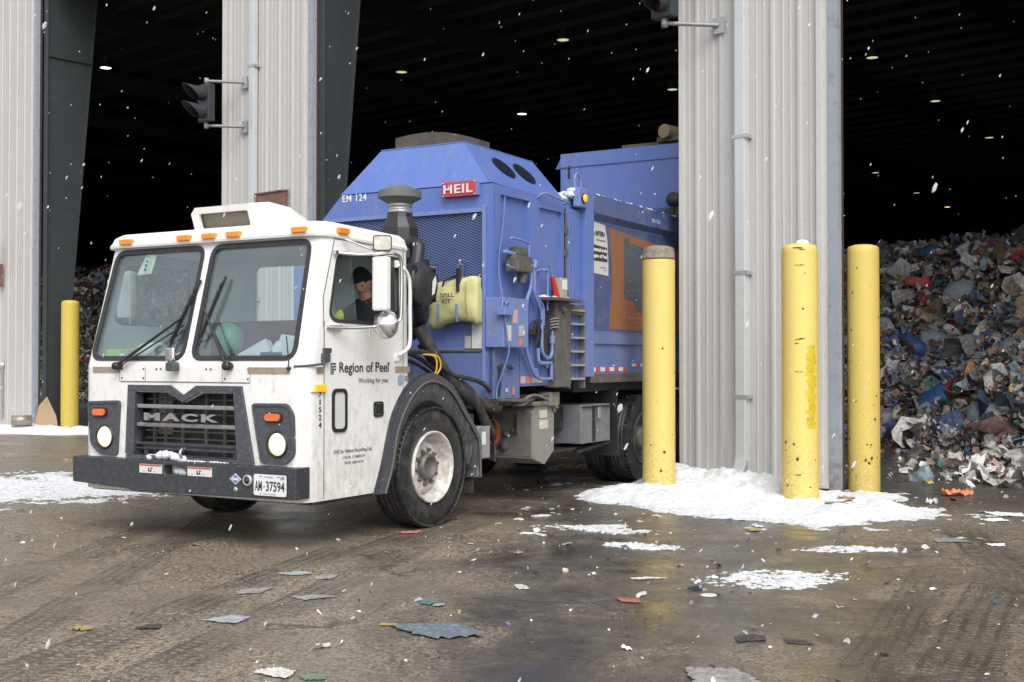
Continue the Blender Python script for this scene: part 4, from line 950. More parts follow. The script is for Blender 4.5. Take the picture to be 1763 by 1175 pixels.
m = MB().lathe([(-.62, 0), (-.62, .17), (-.56, .185), (-.14, .185), (-.14, .20), (-.10, .20), (-.10, .172), (-.075, .16), (-.07, 0)], (0, .04, 2.12), 'x', 40); m.m = 1
for k in range(6):
    a = R(60*k+20); m.box(-.13, -.09, .04+.195*math.cos(a)-.015, .04+.195*math.cos(a)+.015, 2.12+.195*math.sin(a)-.03, 2.12+.195*math.sin(a)+.03, .004)
m.tube([(-.12,.14,2.27),(-.07,.17,2.26)], .035, 8); can = m.build('air_cleaner', [KD, BLACKP], TK)
MB().plate([(.10,2.02),(.14,2.04),(.17,2.14),(.16,2.20),(.11,2.15)], FX(-.066), .002).build('label', PAPER, can)
m = MB().tube(bez([(-.22,.08,1.98),(-.20,.12,1.88),(-.28,.2,1.8),(-.5,.4,1.7)]), .075, 12); m.build('intake_hose', BLACK, can)
# cables and hoses between cab and body
rnd = random.Random(11); m = MB()
for k in range(9):
    x = -.15-.08*k; z0 = 1.50-.03*k; m.tube(bez([(x, -.32, z0+.1*(k % 2)), (x+.05, .05, z0-.02*k+rnd.uniform(-.04,.08)), (x+.08, .4, z0-.16+rnd.uniform(-.08,.04)), (x+.14, .85, 1.15+rnd.uniform(-.1,.1)), (x+.12, 1.25, 1.02)]), rnd.uniform(.014, .03), 8)
m.tube(bez([(-.25,.15,1.75),(-.15,.3,1.45),(-.10,.55,1.2),(-.05,.85,1.05),(-.05,1.2,1.0)]), .06, 10); m.tube(bez([(-.32,.3,1.6),(-.2,.45,1.35),(-.06,.72,1.15),(-.02,.95,.85),(-.05,1.1,.75)]), .045, 10)
m.build('hoses', M('dirty_black_hose', (.028,.027,.026), .6, var=.4, dirt=.3, dirtcol=(.12,.11,.10), dscale=15), TK)
m = MB()
for k in range(2): m.tube(bez([(-.1,.0+.03*k,1.50),(-.04,.10+.05*k,1.48),(-.03,.12+.06*k,1.38),(-.06,.1,1.28)]), .009, 6)
m.build('yellow_cable', M('yellow_cable_sheath', (.62,.36,.03), .5), TK)
m = MB()
for k in range(12): m.tube(bez([(rnd.uniform(-.3, .02), .8+rnd.uniform(-.1,.3), 1.02+rnd.uniform(-.04,.05)), (rnd.uniform(-.2, .05), 1.1+rnd.uniform(-.1,.3), 1.04+rnd.uniform(-.05,.06)), (rnd.uniform(-.2, .05), 1.5+rnd.uniform(-.1,.2), 1.04+rnd.uniform(-.04,.06)), (-.1, 1.9+rnd.uniform(-.1,.25), 1.05+rnd.uniform(-.05,.05))]), rnd.uniform(.010, .022), 6)
m.build('hydraulic_lines', DIRTY, TK)
# ---- blue hopper body: front bulkhead + hood
BY, BX = 1.0, .02
SH_Z = 3.13
m = MB()
FP = [(BX, 1.08), (BX, SH_Z), (-1.80, SH_Z), (-2.42, 2.52), (-2.42, 1.15), (-.95, 1.15), (-.6, 1.18), (-.03, 1.08)]
MESHHOLE = [(-.085, 1.95), (-.085, 2.855), (-1.95, 2.855), (-1.95, 1.78), (-.6, 1.78)]
MESHHOLE = [(-.085, 1.93), (-.085, 2.86), (-2.0, 2.86), (-2.0, 1.93)]
m.plate(FP, FYM(BY), .03, [MESHHOLE])
bd = m.build('hopper_body', BLUE, TK)
# hood
A0, A1 = (BX-.02, BY+.0, SH_Z+.012), (-1.80, BY, SH_Z+.012); T0, T1 = (-.45, BY+.25, 3.605), (-1.47, BY+.25, 3.605)
Bk0, Bk1 = (-.45, 2.62, 3.60), (-1.47, 2.62, 3.60); C0, C1 = (BX-.02, 2.55, 3.12), (-2.2, 2.62, 3.02)
m = MB(); m.add([A0, A1, T1, T0], [(0,1,2,3)]); m.add([A0, T0, Bk0, C0], [(0,1,2,3)]); m.add([T0, T1, Bk1, Bk0], [(0,1,2,3)]); m.add([A1, (-2.42, BY, 2.52), (-2.42, 2.62, 2.52), Bk1, T1], [(0,1,2,3,4)]); m.add([C0, Bk0, Bk1, (-2.42, 2.62, 2.52), (-2.42, 2.62, 1.2), (BX-.02, 2.55, 1.2)], [(0,1,2,3,4,5)])
hood = m.build('hood', BLUE, bd, fix=False)
# solid edge strips
m = MB().tube([A0, T0, Bk0], .008, 6).tube([T0, T1], .008, 6).tube([A0, A1], .006, 6); m.build('hood_edges', BLUE, hood)
# rooftop flap seen behind the hood
m = MB(); n = 24
P = [(-1.36+.0*i, 0, 0) for i in range(0)]
m.plate([(-2.30, 3.3), (-2.30, 4.04)]+[(-2.30+1.15*i/12, 4.04+.05*math.sin(math.pi*i/12)-.12*(i/12)**2) for i in range(1, 13)]+[(-1.15, 3.3)], FYM(2.65), .22)
m.build('roof_hatch', M('grimy_brown_hatch', (.075,.062,.055), .8, var=.2, dirt=.3, dirtcol=(.13,.11,.09)), bd)
# louvres on the hood slope
fsl = lambda y, s, d=0: Vector((BX-.02-.45*s, y, SH_Z+.012+.475*s))+Vector((.726, 0, .688))*d
dk = M('louvre_dark', (.006,.008,.02), .8)
for yc, sc_ in ((1.62, .50), (2.04, .50)):
    m = MB(); P = []
    for i in range(28):
        a = 2*math.pi*i/28; P.append(fsl(yc-.15*math.cos(a)*1.05, sc_+.25*math.sin(a)*.9, .004))
    m.add(P, [list(range(28))]); v = m.build('louvre', dk, hood)
    m = MB()
    for k in range(-4, 5):
        t = k/4.6; w = math.sqrt(1-t*t)*.22; y = yc+t*.155
        a, b_ = fsl(y, sc_-w, .012), fsl(y, sc_+w, .012); m.add([a, b_, b_+Vector((.004, -.017, .004)), a+Vector((.004, -.017, .004))], [(0,1,2,3)])
    m.build('slats', BLUE2, v)
# mesh (expanded metal diamonds) in the bulkhead
m = MB(); x0, x1, z0, z1 = -2.0, -.085, 1.93, 2.86; px_, pz_ = .062, .026; w = .0035
def clipseg(a, b_):
    (xa, za), (xb, zb) = a, b_; t0, t1 = 0., 1.; dx, dz = xb-xa, zb-za
    for p, q in ((-dx, xa-x0), (dx, x1-xa), (-dz, za-z0), (dz, z1-za)):
        if p == 0: continue
        r = q/p
        if p < 0: t0 = max(t0, r)
        else: t1 = min(t1, r)
    return None if t0 >= t1 else ((xa+dx*t0, za+dz*t0), (xa+dx*t1, za+dz*t1))
sl_ = pz_/px_; span = x1-x0
k = z0-span*sl_
while k < z1+span*sl_:
    for sg in (1, -1):
        q = clipseg((x0, k), (x1, k+sg*span*sl_))
        if q:
            (xa, za), (xb, zb) = q; m.add([(xa, BY+.006+.003*sg, za-w), (xb, BY+.006+.003*sg, zb-w), (xb, BY+.006+.003*sg, zb+w), (xa, BY+.006+.003*sg, za+w)], [(0,1,2,3)])
    k += pz_
m.build('mesh_guard', BLUE2, bd)
MB().box(-2.05, -.06, BY+.30, BY+.32, 1.85, 2.95).box(-1.95, -.1, BY+.10, BY+.12, 1.95, 2.2).build('radiator_backing', M('deep_blue_interior', (.02,.035,.13), .7, var=.3), bd)
m = MB().box(-2.0, -.085, BY-.03, BY-.001, 2.862, 2.90).box(-.082, -.05, BY-.035, BY-.002, 1.25, 2.92, .004).box(-2.1, -.02, BY-.012, BY-.002, 1.55, 1.562); m.build('frame_trim', BLUE2, bd)
m = MB().tube([(-.8, BY-.02, 1.535), (-.1, BY-.02, 1.535)], .012, 6); m.build('conduit', DIRTY, bd)
lettering(MB(), 'EM 124', -1.775, -1.47, 3.065, 3.135, lambda u, v, d: (u, BY-.003+d, v), .002, .006, 1.12).build('lettering', WHT, bd)
bg_ = MB().box(-.52, -.135, BY-.06, BY-.002, 3.02, 3.165, .006).build('badge', RED, bd)
MB().box(-.145, -.12, BY-.055, BY-.002, 3.025, 3.16).build('badge_side', BLUE2, bg_)
lettering(MB(), 'HEIL', -.495, -.165, 3.05, 3.135, FYM(BY-.064), .008, .018, 1.12).build('lettering', M('cast_white', (.66,.66,.68), .4), bg_)
m = MB()
for u in (-.508, -.15):
    for v in (3.032, 3.153): m.lathe([(-.004, 0), (-.003, .006), (0, .007)], (u, BY-.061, v), 'y', 8)
m.build('rivets', CHROME, bg_)
# side of the hopper: posts, recessed panels, door
m = MB()
m.box(BX-.06, BX, BY+.03, 2.56, SH_Z-.09, SH_Z, 0); m.box(BX-.06, BX+.002, BY+.031, 1.14, 1.6, SH_Z-.091)
m.box(BX-.06, BX+.004, 1.72, 1.86, 1.2, SH_Z-.091); m.box(BX-.055, BX-.045, 1.14, 1.72, 1.2, SH_Z-.09)
m.box(BX-.055, BX-.03, 1.86, 2.46, 1.2, 3.02); m.box(BX-.05, BX+.002, 1.861, 2.455, 3.0, SH_Z-.091); m.box(BX-.055, BX, 2.40, 2.455, 1.2, 2.999); m.box(BX-.055, BX+.006, 1.862, 1.90, 2.1, 2.999)
side = m.build('side_frame', BLUE, bd)
m = MB(); m.box(BX-.05, BX+.01, 2.49, 2.60, 1.25, 3.06, .006).box(BX-.05, BX+.01, 2.615, 2.68, 1.25, 3.06, .006).box(BX-.05, BX+.01, 2.695, 2.83, 1.25, 3.06, .006); m.build('ribbed_post', BLUE, side)
m = MB().tube([(BX+.012, 2.475, 1.3), (BX+.012, 2.475, 3.0)], .014, 8); 
for z in (2.10, 2.55, 2.78): m.box(BX, BX+.03, 2.45, 2.50, z, z+.07)
m.build('door_hinge', DIRTY, side)
m = MB().box(-.12, .085, 2.84, 3.04, 1.27, 3.30, .006); post = m.build('corner_post', BLUE, bd)
m = MB().box(.02, .10, 2.66, 2.84, 3.09, 3.30, .012); lb = m.build('lamp_bracket', BLUE2, post)
MB().lathe([(0, .055), (.02, .05), (.022, .035)], (.10, 2.75, 3.185), 'x', 24).build('lamp_ring', BLACK, lb); MB().lathe([(0, .048), (.035, .04), (.045, 0)], (.10, 2.75, 3.185), 'x', 24).build('side_lamp', AMBERON, lb)
m = MB().tube(bez([(.02,2.70,3.30),(.02,2.70,3.40),(.02,2.76,3.46),(.02,2.84,3.40),(.02,2.85,3.30)]), .014, 8); m.build('lifting_loop', BLUE2, post)
m = MB().tube(bez([(BX, 1.88, 3.10), (.08, 1.92, 3.14), (.09, 2.15, 3.12), (.09, 2.42, 3.10), (BX, 2.45, 3.10)]), .012, 8).tube(bez([(BX,1.86,2.35),(.1,1.88,2.36),(.1,1.94,2.33),(.1,1.94,2.1),(.1,1.94,1.95)]), .012, 7); m.build('hand_rail', BLUE2, side)
# lower skirts and cabinets
m = MB(); m.box(-.9, -.03, BY-.02, BY-.003, 1.10, 1.52); m.box(-.03, .03, 1.0, 1.49, 1.08, 1.57, .004); m.add([(.031,1.36,1.08),(.031,1.49,1.2),(.031,1.49,1.08)], [(0,1,2)]); sk = m.build('lower_panel', BLUED, bd)
m = MB().box(-.02, .035, 1.50, 2.45, 1.19, 1.50, .004); m.build('lower_panel', BLUED, bd)
m = MB().box(-.04, .16, .96, 1.44, 1.57, 2.04, .008); cb = m.build('electrical_cabinet', BLUE2, bd)
MB().box(.12, .21, .90, 1.07, 1.87, 1.95, .006).tube(bez([(.17,.92,1.95),(.17,.93,2.0),(.17,.97,1.99),(.17,.98,1.955),(.17,1.0,1.99),(.17,1.03,1.99),(.17,1.04,1.95)], 4), .01, 6).build('cable_holder', BLUE2, cb)
G = lambda a: M('label_'+a[0], a[1], .5, var=.35, vscale=50)
LB = [('pale', (.6,.6,.58)), ('grey', (.42,.42,.42)), ('rosy', (.60,.36,.34)), ('orange_red', (.6,.2,.12)), ('green_top', (.12,.32,.16))]
for x, y0, y1, z0, z1, k in ((.162,1.13,1.22,1.80,1.93,2),(.162,1.0,1.10,1.63,1.78,0),(.162,1.0,1.10,1.785,1.805,4),(.162,1.25,1.35,1.68,1.78,1),(.162,1.25,1.31,1.59,1.66,3)):
    MB().box(x-.001, x+.002, y0, y1, z0, z1).build('label', G(LB[k]), cb)
for x0, x1, z0, z1, k in ((-.20,-.05,1.56,1.80,0),(-.28,-.21,1.56,1.68,1)):
    MB().box(x0, x1, BY-.025, BY-.021, z0, z1).build('label', G(LB[k]), bd)
for y0, y1, z0, z1, k in ((1.34,1.38,1.11,1.19,3),(1.50,1.60,1.22,1.29,2),(1.62,1.70,1.22,1.29,3),(1.72,1.95,1.22,1.28,1),(1.20,1.26,1.14,1.18,1)):
    MB().box(.036, .038, y0, y1, z0, z1).build('label', G(LB[k]), bd)
# pump and pipework on the side
m = MB().box(.02, .17, 1.22, 1.52, 2.30, 2.46, .02).lathe([(2.2, .04), (2.32, .05), (2.32, .0)], (.1, 1.42, 0), 'z', 12).box(.03,.15,1.28,1.45,2.46,2.55,.015); pm = m.build('hydraulic_valve', DIRTY, bd)
m = MB(); P_ = lambda pts, r=.016: m.tube(bez(pts, 5), r, 8)
P_([(.05,1.12,2.48),(.08,1.2,2.48),(.1,1.5,2.44),(.1,1.68,2.42)], .022); P_([(.1,1.18,2.60),(.12,1.2,2.62),(.12,1.5,2.60),(.12,1.52,2.56),(.12,1.52,2.42)], .012); P_([(.1,1.12,2.36),(.12,1.15,2.34),(.12,1.28,2.33)], .012)
P_([(.1,1.60,2.42),(.1,1.60,2.25),(.1,1.58,2.15),(.1,1.52,2.05),(.1,1.50,1.9),(.1,1.50,1.6),(.1,1.53,1.5),(.1,1.64,1.34),(.1,1.72,1.28)], .02)
P_([(.1,1.66,2.42),(.1,1.66,2.2),(.1,1.67,2.1),(.1,1.78,1.98),(.1,1.82,1.88),(.1,1.82,1.6),(.1,1.84,1.52),(.1,1.90,1.48),(.1,1.98,1.47),(.1,2.03,1.52),(.1,2.04,1.62),(.1,2.04,1.75)], .018)
P_([(.09,1.70,2.1),(.09,1.86,2.0),(.09,1.88,1.9),(.09,1.88,1.8)], .012); P_([(.09,1.76,1.57),(.09,1.77,1.45),(.09,1.82,1.42),(.09,2.03,1.42)], .02); P_([(.09,2.04,1.42),(.09,2.04,1.25)], .018); P_([(.09,1.72,1.36),(.09,1.76,1.28),(.09,1.82,1.26),(.09,2.0,1.26)], .016)
m.lathe([(2.36,.032),(2.44,.032),(2.44,0)], (.1,1.66,0), 'z', 10); m.lathe([(1.62,.03),(1.70,.03)], (.1,2.04,0), 'z', 10)
m.build('hydraulic_pipes', BLUE2, bd)
m = MB(); rnd = random.Random(5)
for k in range(7): m.tube(bez([(.06,1.60+.02*k,1.60+rnd.uniform(0,.2)),(.1,1.66+.02*k,1.82+rnd.uniform(-.05,.05)),(.1,1.74+.02*k,1.70),(.07,1.72+.03*k,1.55+rnd.uniform(-.04,.04))]), .007, 5)
m.box(.04,.09,1.60,1.80,1.70,1.76,.005).box(.04,.09,1.86,1.96,1.50,1.78,.01); m.build('wiring', M('black_wiring', (.03,.03,.03), .6), bd)
m = MB().tube(bez([(.06,1.16,3.02),(.06,1.15,2.95),(.06,1.12,2.72),(.06,1.06,2.5),(.06,1.04,2.3),(.10,1.02,2.12),(.17,.93,2.0)]), .006, 5).tube(bez([(.18,.95,1.87),(.19,.98,1.65),(.19,1.0,1.5),(.06,1.02,1.2),(.05,1.02,1.08)]), .010, 5); m.build('wire', M('blue_wire', (.14,.2,.45), .5), bd)
m = MB().tube(bez([(.05,1.05,1.38),(.07,1.08,1.40),(.06,1.07,1.35),(.05,1.06,1.1)]), .016, 7).tube([(.05,1.24,1.38),(.075,1.26,1.39)], .02, 7).tube([(.05,1.30,1.37),(.075,1.28,1.37)], .014, 7); m.build('latch', BLACK, sk)
# shelf with fire gear, ladder plate, ladder
m = MB().box(-.02, .22, 1.84, 2.52, 2.055, 2.085, .005); shf = m.build('side_shelf', DIRTY, bd)
m = MB().box(-.02, .12, 2.08, 2.40, 1.17, 2.05, .01).tube([(.12,2.2,2.0),(.16,2.22,1.95)], .03, 8); m.build('ladder_plate', DIRTY, bd)
m = MB()
for k in range(4): m.tube([(.12, 1.95, 1.86-.03*k), (.13, 2.02, 1.875-.03*k), (.13, 2.12, 1.88-.03*k)], .009, 6)
m.build('fittings', CHROME, bd)
ld = link(bpy.data.objects.new('ladder', None)); ld.parent = TK
GRB = M('grimy_ladder_steel', (.16,.16,.17), .6, .2, var=.3, dirt=.4, dirtcol=(.07,.065,.06), dscale=12)
for y in (2.43, 2.775): MB().box(.02, .10, y, y+.022, 1.15, 2.03, .004).build('ladder_rail', GRB, ld)
for k in range(6): MB().box(.03, .11, 2.453, 2.774, 1.24+.145*k, 1.262+.145*k, .003).build('ladder_rung', M('pale_ladder_rung', (.33,.34,.36), .5, .2, var=.2, dirt=.2), ld)
MB().box(.0, .03, 2.46, 2.60, 1.20, 2.0).build('ladder_back', BLUE2, ld)
MB().box(.02, .09, 2.40, 2.8, 1.93, 2.04, .01).build('ladder_hood', DIRTY, ld)
# ---- container
m = MB(); m.box(-2.46, .03, 3.041, 9.0, 1.30, 1.34); m.box(.0, .03, 3.041, 7.5, 1.34, 3.0); m.box(-2.46, -2.40, 2.9, 7.5, 1.34, 3.26); m.box(-2.4, -.001, 3.0, 3.04, 1.34, 3.1)
cn = m.build('container', BLUED, TK)
m = MB(); m.add([(.03,3.041,3.0),(.03,7.5,3.0),(.10,7.5,3.06),(.10,3.041,3.06),(.06,3.041,3.28),(.06,7.5,3.28),(-.02,7.5,3.28),(-.02,3.041,3.28),(-.02,3.041,3.0),(-.02,7.5,3.0)], [(0,1,2,3),(3,2,5,4),(4,5,6,7),(7,6,9,8),(0,3,4,7,8),(1,2,5,6,9)])
rl = m.build('top_rail', NAVY, cn)
fq = lambda u, v, d: (.0835-(v-3.17)*.18-d, u, v)
lettering(MB(), 'EM 124', 4.62, 4.87, 3.115, 3.165, fq, .002, .02).build('lettering', M('dim_lettering', (.35,.37,.45), .5), rl)
m = MB().box(.03, .055, 3.05, 7.5, 1.63, 1.735, .004); m.build('side_rail', BLUED, cn)
MB().box(.0, .03, 3.05, 7.5, 1.2, 1.30).build('bottom_beam', DIRTY, cn)
m1 = MB(); m2 = MB()
for k in range(8): (m1 if k % 2 else m2).box(.031, .034, 3.06+.12*k, 3.06+.12*k+.119, 1.325, 1.37)
for k in range(8): (m1 if k % 2 else m2).box(.031, .034, 4.15+.12*k, 4.15+.12*k+.119, 1.375, 1.41)
m1.build('reflective_tape', M('tape_red', (.5,.06,.07), .4), cn); m2.build('reflective_tape', M('tape_white', (.6,.6,.62), .4), cn)
MB().box(.031, .033, 3.045, 6.9, 1.78, 2.98).build('navy_vinyl', NAVY, cn)
curve = [(3.52, 1.80), (3.60, 2.2), (3.60, 2.5), (3.55, 2.80), (3.53, 2.955)]
MB().plate([(6.5, 1.80)]+curve+[(4.3, 2.90), (5.2, 2.86), (6.5, 2.85)], FX(.0355), .002).build('poster', ORANGE, cn)
MB().plate([(3.93, 2.16), (3.92, 2.86), (4.05, 2.88), (4.08, 2.82), (5.0, 2.78), (5.6, 2.6), (5.4, 2.2), (4.7, 2.15), (4.5, 2.02), (4.3, 2.02), (4.2, 2.14)], FX(.0375), .0015).build('poster_picture', SLATE, cn)
m = MB(); rnd = random.Random(9)
for k in range(14): y = rnd.uniform(3.98, 4.6); z = rnd.uniform(2.2, 2.8); m.box(.0377, .0385, y, y+rnd.uniform(.02, .1), z, z+rnd.uniform(.004, .01))
m.build('picture_marks', M('dim_marks', (.22,.24,.28), .5), cn)
WP = MB().plate([(3.046, 2.415), (3.046, 2.985), (3.42, 2.965), (3.475, 2.80), (3.50, 2.60), (3.505, 2.40)], FX(.0365), .002).build('sign_panel', M('sign_white', (.56,.57,.56), .5, var=.04), cn)
fs_ = FX(.0385)
side_text('EMTERRA', 3.17, 3.41, 2.83, 2.885, BLK, .02, WP, fs_); side_text('Environmental', 3.19, 3.42, 2.775, 2.80, GREYTXT, 0, WP, fs_)
MB().plate([(3.05, 2.55), (3.05, 2.73), (3.465, 2.715), (3.475, 2.55)], fs_, .001).build('black_panel', BLK, WP)
side_text('Contracted to the', 3.055, 3.455, 2.655, 2.70, WHT, .015, WP, FX(.040)); side_text('Region of Peel', 3.07, 3.45, 2.575, 2.63, WHT, .015, WP, FX(.040))
side_text('Please Recycle', 3.30, 3.45, 2.475, 2.49, GREYTXT, 0, WP, fs_); side_text('with us', 3.38, 3.45, 2.45, 2.462, GREYTXT, 0, WP, fs_)
m = MB()
for a, l in ((20, .09), (60, .08), (100, .075), (-20, .07), (150, .06)):
    c, s_ = math.cos(R(a)), math.sin(R(a)); m.plate([(3.09, 2.83), (3.09+l*.5*c-.02*s_, 2.83+l*.5*s_+.02*c), (3.09+l*c, 2.83+l*s_), (3.09+l*.5*c+.02*s_, 2.83+l*.5*s_-.02*c)], fs_, .001)
m.build('leaf_emblem', M('leaf_green', (.12,.38,.10), .5), WP)
side_text('Please contact', 4.05, 4.5, 1.93, 1.96, M('dim_orange_text', (.45,.25,.15), .5), 0, cn, FX(.0375)); side_text('us today', 4.15, 4.5, 1.87, 1.90, M('dim_orange_text', (.45,.25,.15), .5), 0, cn, FX(.0375))
# snow lying along the rail and in the hopper front
m = MB(); rnd = random.Random(4)
y = 3.05
while y < 6.2: 
    lump(m, (.02, y, 3.275), rnd.uniform(.02, .05), y*7, .4); y += rnd.uniform(.03, .16)
m.build('rail_snow', SNOW, cn); m = MB()
for k in range(60): 
    u = rnd.random(); lump(m, (rnd.uniform(-.42, .0), 2.60+rnd.uniform(0, .26), 3.19+.09*(1-u)*rnd.random()+rnd.uniform(-.02, .02)), rnd.uniform(.03, .075), k+90, .45)
m.build('corner_snow', SNOW, bd); m = MB()
for k in range(14): lump(m, (rnd.uniform(.02, .12), rnd.uniform(1.92, 2.4), 2.085), rnd.uniform(.02, .05), k+130, .5)
m.build('shelf_snow', SNOW, shf)
MB().box(-2.4, -.02, 2.64, 2.84, 3.02, 3.2).build('top_beam', BLUE, cn)
# raised rear body with grimy sloping roof
YB = 6.2
m = MB(); zt = 4.36
pts = [(-1.99, YB, 3.0), (.03, YB, 3.0), (.03, YB, zt), (-1.99, YB, zt), (-1.99, 9.6, 3.0), (.03, 9.6, 3.0), (.03, 9.6, zt+.1), (-1.99, 9.6, zt+.1)]
m.add(pts, [(0,1,2,3),(1,5,6,2),(5,4,7,6),(4,0,3,7),(3,2,6,7),(0,4,5,1)])
rb = m.build('rear_body', BLUE, TK)
GRM = M('grimy_tan_roof', (.15,.125,.09), .85, var=.3, dirt=.4, dirtcol=(.05,.045,.04), dscale=4)
m = MB(); m.add([(-1.92, YB+.02, zt+.003), (.03, YB+.02, zt+.003), (.03, YB+1.6, zt+.20), (-1.4, YB+1.6, zt+.20), (-1.6, YB+1.0, zt+.18)], [(0,1,2,3,4)]); m.box(-1.55, .03, YB+1.1, YB+1.5, zt+.18, zt+.26).build('roof_dirt', GRM, rb)
m = MB().box(-.95, -.3, YB+1.0, YB+1.25, zt+.24, zt+.31, .01).box(-.55,-.35,YB+1.0,YB+1.1,zt+.31,zt+.37,.02); m.build('roof_bracket', DIRTY, rb)
m = MB().tube([(-.80, YB+.9, zt+.37), (-.72, YB+1.25, zt+.37)], .10, 16); m.build('roof_roller', M('tan_roller', (.26,.19,.12), .7, var=.2), rb)
m = MB().box(-1.985, .03, YB-.012, YB-.001, zt-.2, zt-.19).box(-1.99, .02, YB-.02, YB-.001, 3.0, 3.5); m.build('front_seams', BLUE2 if False else NAVY, rb)
MB().plate(rr(-1.875, -1.84, 4.0, 4.19, .016), FYM(YB-.004), .003).build('slot', BLACK, rb)
m = MB().add([(-1.99, YB, 4.30), (-1.99, YB+.1, 4.15), (-2.10, YB+.05, 4.16), (-1.99, YB+.02, 4.16)], [(0,1,2),(0,2,3),(1,3,2)]); m.build('corner_gusset', BLUE, rb)
m = MB().lathe([(-.03, 0), (-.03, .10), (0, .10)], (-.27, YB-.02, 3.60), 'y', 20).tube([(-.27,YB-.05,3.50),(-.27,YB-.05,3.42)], .02, 6); m.add([(-.8,YB-.03,3.28),(.03,YB-.03,3.28),(.03,YB-.03,3.45),(-.25,YB-.03,3.52),(-.4,YB-.03,3.46)], [(0,1,2,3,4)]); m.build('arm_pivot', M('dark_pivot', (.03,.028,.03), .5), rb)
# ---- tanks under the body
m = MB(); P = [(-.58, .52), (-.52, .46), (-.08, .44), (.02, .54), (.02, .90), (-.10, .99), (-.50, .99), (-.58, .92)]
P = [(-.60, .50), (-.05, .47), (.0, .53), (.0, .90), (-.10, .98), (-.60, .98)]
P = [(1.78, .50), (1.86, .985), (2.22, .985), (2.24, .50), (2.05, .40)]
tk_ = m.box(-.60, -.012, 1.79, 1.798, .48, .935).build('hydraulic_tank', GREYBOX, TK)
MB().plate([(1.80, .46), (1.80, .92), (1.86, .985), (2.26, .985), (2.26, .52), (2.06, .385)], FX(0), .6).build('tank_end', M('light_tank_paint', (.24,.235,.22), .6, var=.12, dirt=.25, dirtcol=(.1,.09,.08)), tk_)
m = MB(); m.box(.001, .003, 1.95, 2.11, .86, .94).box(.001, .003, 1.95, 2.13, .75, .84); m.build('label', G(('cream', (.55,.53,.44))), tk_)
fz = FYM(1.497)
m = MB(); m.box(-.19, -.16, 1.77, 1.79, .72, .90).box(-.20, -.15, 1.76, 1.79, .89, .91).box(-.20, -.15, 1.76, 1.79, .71, .73); m.build('sight_gauge', CHROME, tk_)
m = MB().lathe([(-.03, 0), (-.03, .03), (0, .035)], (-.30, 1.79, .70), 'y', 14).lathe([(-.03, 0), (-.03, .045), (0, .05)], (-.32, 1.79, .58), 'y', 16).lathe([(-.015, 0), (-.015, .02), (0, .02)], (-.22, 1.79, .74), 'y', 14).tube(bez([(-.42,1.75,1.0),(-.42,1.73,.8),(-.40,1.73,.6),(-.41,1.75,.42)]), .012, 6); m.build('tank_fittings', DIRTY, tk_)
m = MB()
for k in range(3): 
    c = Vector((-.42, 1.75-.012*k, .72)); m.tube([c+Vector((math.cos(R(a))*(.075-.01*k), 0, math.sin(R(a))*.13)) for a in range(0, 361, 20)], .006, 5, False)
m.tube(bez([(-.40,1.74,.80),(-.385,1.74,.7),(-.40,1.74,.6),(-.39,1.74,.5)]), .007, 5); m.build('orange_air_line', M('orange_air_hose', (.55,.14,.05), .5), tk_)
m = MB().box(-.6, .03, 1.78, 2.30, .988, 1.03, .01)
rnd = random.Random(8)
for k in range(8): m.tube(bez([(.0-.05*k, 1.5, 1.0+rnd.uniform(0,.04)), (.01-.04*k, 1.8, 1.06+rnd.uniform(-.03,.04)), (.03-.03*k, 2.1, 1.06+rnd.uniform(-.03,.03)), (.05-.03*k, 2.25, .94+rnd.uniform(-.04,.04))]), .016, 6)
m.box(-.1,.05,2.1,2.3,.98,1.12,.01); m.build('manifold', M('grimy_light_metal', (.20,.19,.175), .7, var=.3, dirt=.4, dirtcol=(.07,.06,.05), dscale=12), tk_)
m = MB().box(-.55, -.0, 2.88, 3.62, .54, .96, .012); bb = m.build('battery_box', M('battery_box_grey', (.17,.18,.20), .5, var=.15, dirt=.3, dirtcol=(.06,.06,.06)), TK)
m = MB().box(.001, .012, 3.16, 3.22, .56, .95, .003).box(.001, .02, 2.9, 3.6, .93, .945); m.build('seam_strap', BLACK, bb)
MB().box(.005, .03, 3.26, 3.34, .80, .93, .008).build('latch', CHROME, bb)
MB().box(-.7, -.2, 2.3, 2.87, .70, .95, .02).tube([(-.1,2.95,.45),(-.05,3.7,.52)], .03, 6).box(-.5,-.1,2.4,3.6,.47,.5).build('underside_frame', BLACKP, TK)
MB().box(-.45, .0, 3.80, 3.82, .35, 1.12).build('mud_flap', BLACK, TK)
# ---- spill kit bag hung on the mesh
kit = thing('spill_kit_bag', 'yellow-green spill kit bag hung on the blue body behind the cab', 'bag', TR, (-.33, .92, 1.8)); ko = (-.33, .92, 1.8)
bm = bmesh.new(); bmesh.ops.create_cube(bm, size=1); bmesh.ops.subdivide_edges(bm, edges=bm.edges[:], cuts=9, use_grid_fill=True)
TLx = [(-.60, 2.19), (-.08, 2.245), (-.065, 1.84), (-.62, 1.76)]
for v in bm.verts:
    u, w, h = v.co.x+.5, v.co.y, v.co.z+.5
    bot = 1.79+.0*u+.03*math.sin(math.pi*min(1, max(0, (u-.25)/.75)))*1.0-.05*math.exp(-((u-.14)/.12)**2)+.0
    top = 2.19+.07*u-.01*math.sin(math.pi*u)+(-.05*math.exp(-(u/.08)**2))-.035*math.exp(-((1-u)/.07)**2)
    x = -.61+.545*u+(.02 if h > .5 else -.02)*(1-u)*abs(h-.5)*2; z = bot+(top-bot)*h
    bulge = math.sin(math.pi*min(max(u, .02), .98))**.5*math.sin(math.pi*min(max(h, .02), .98))**.5
    y = .90+w*(.05+.12*bulge)+noise.noise(Vector((u*5, h*5, w)))*.022+noise.noise(Vector((u*13, h*10, w+3)))*.008
    v.co = Vector((x, y, z))
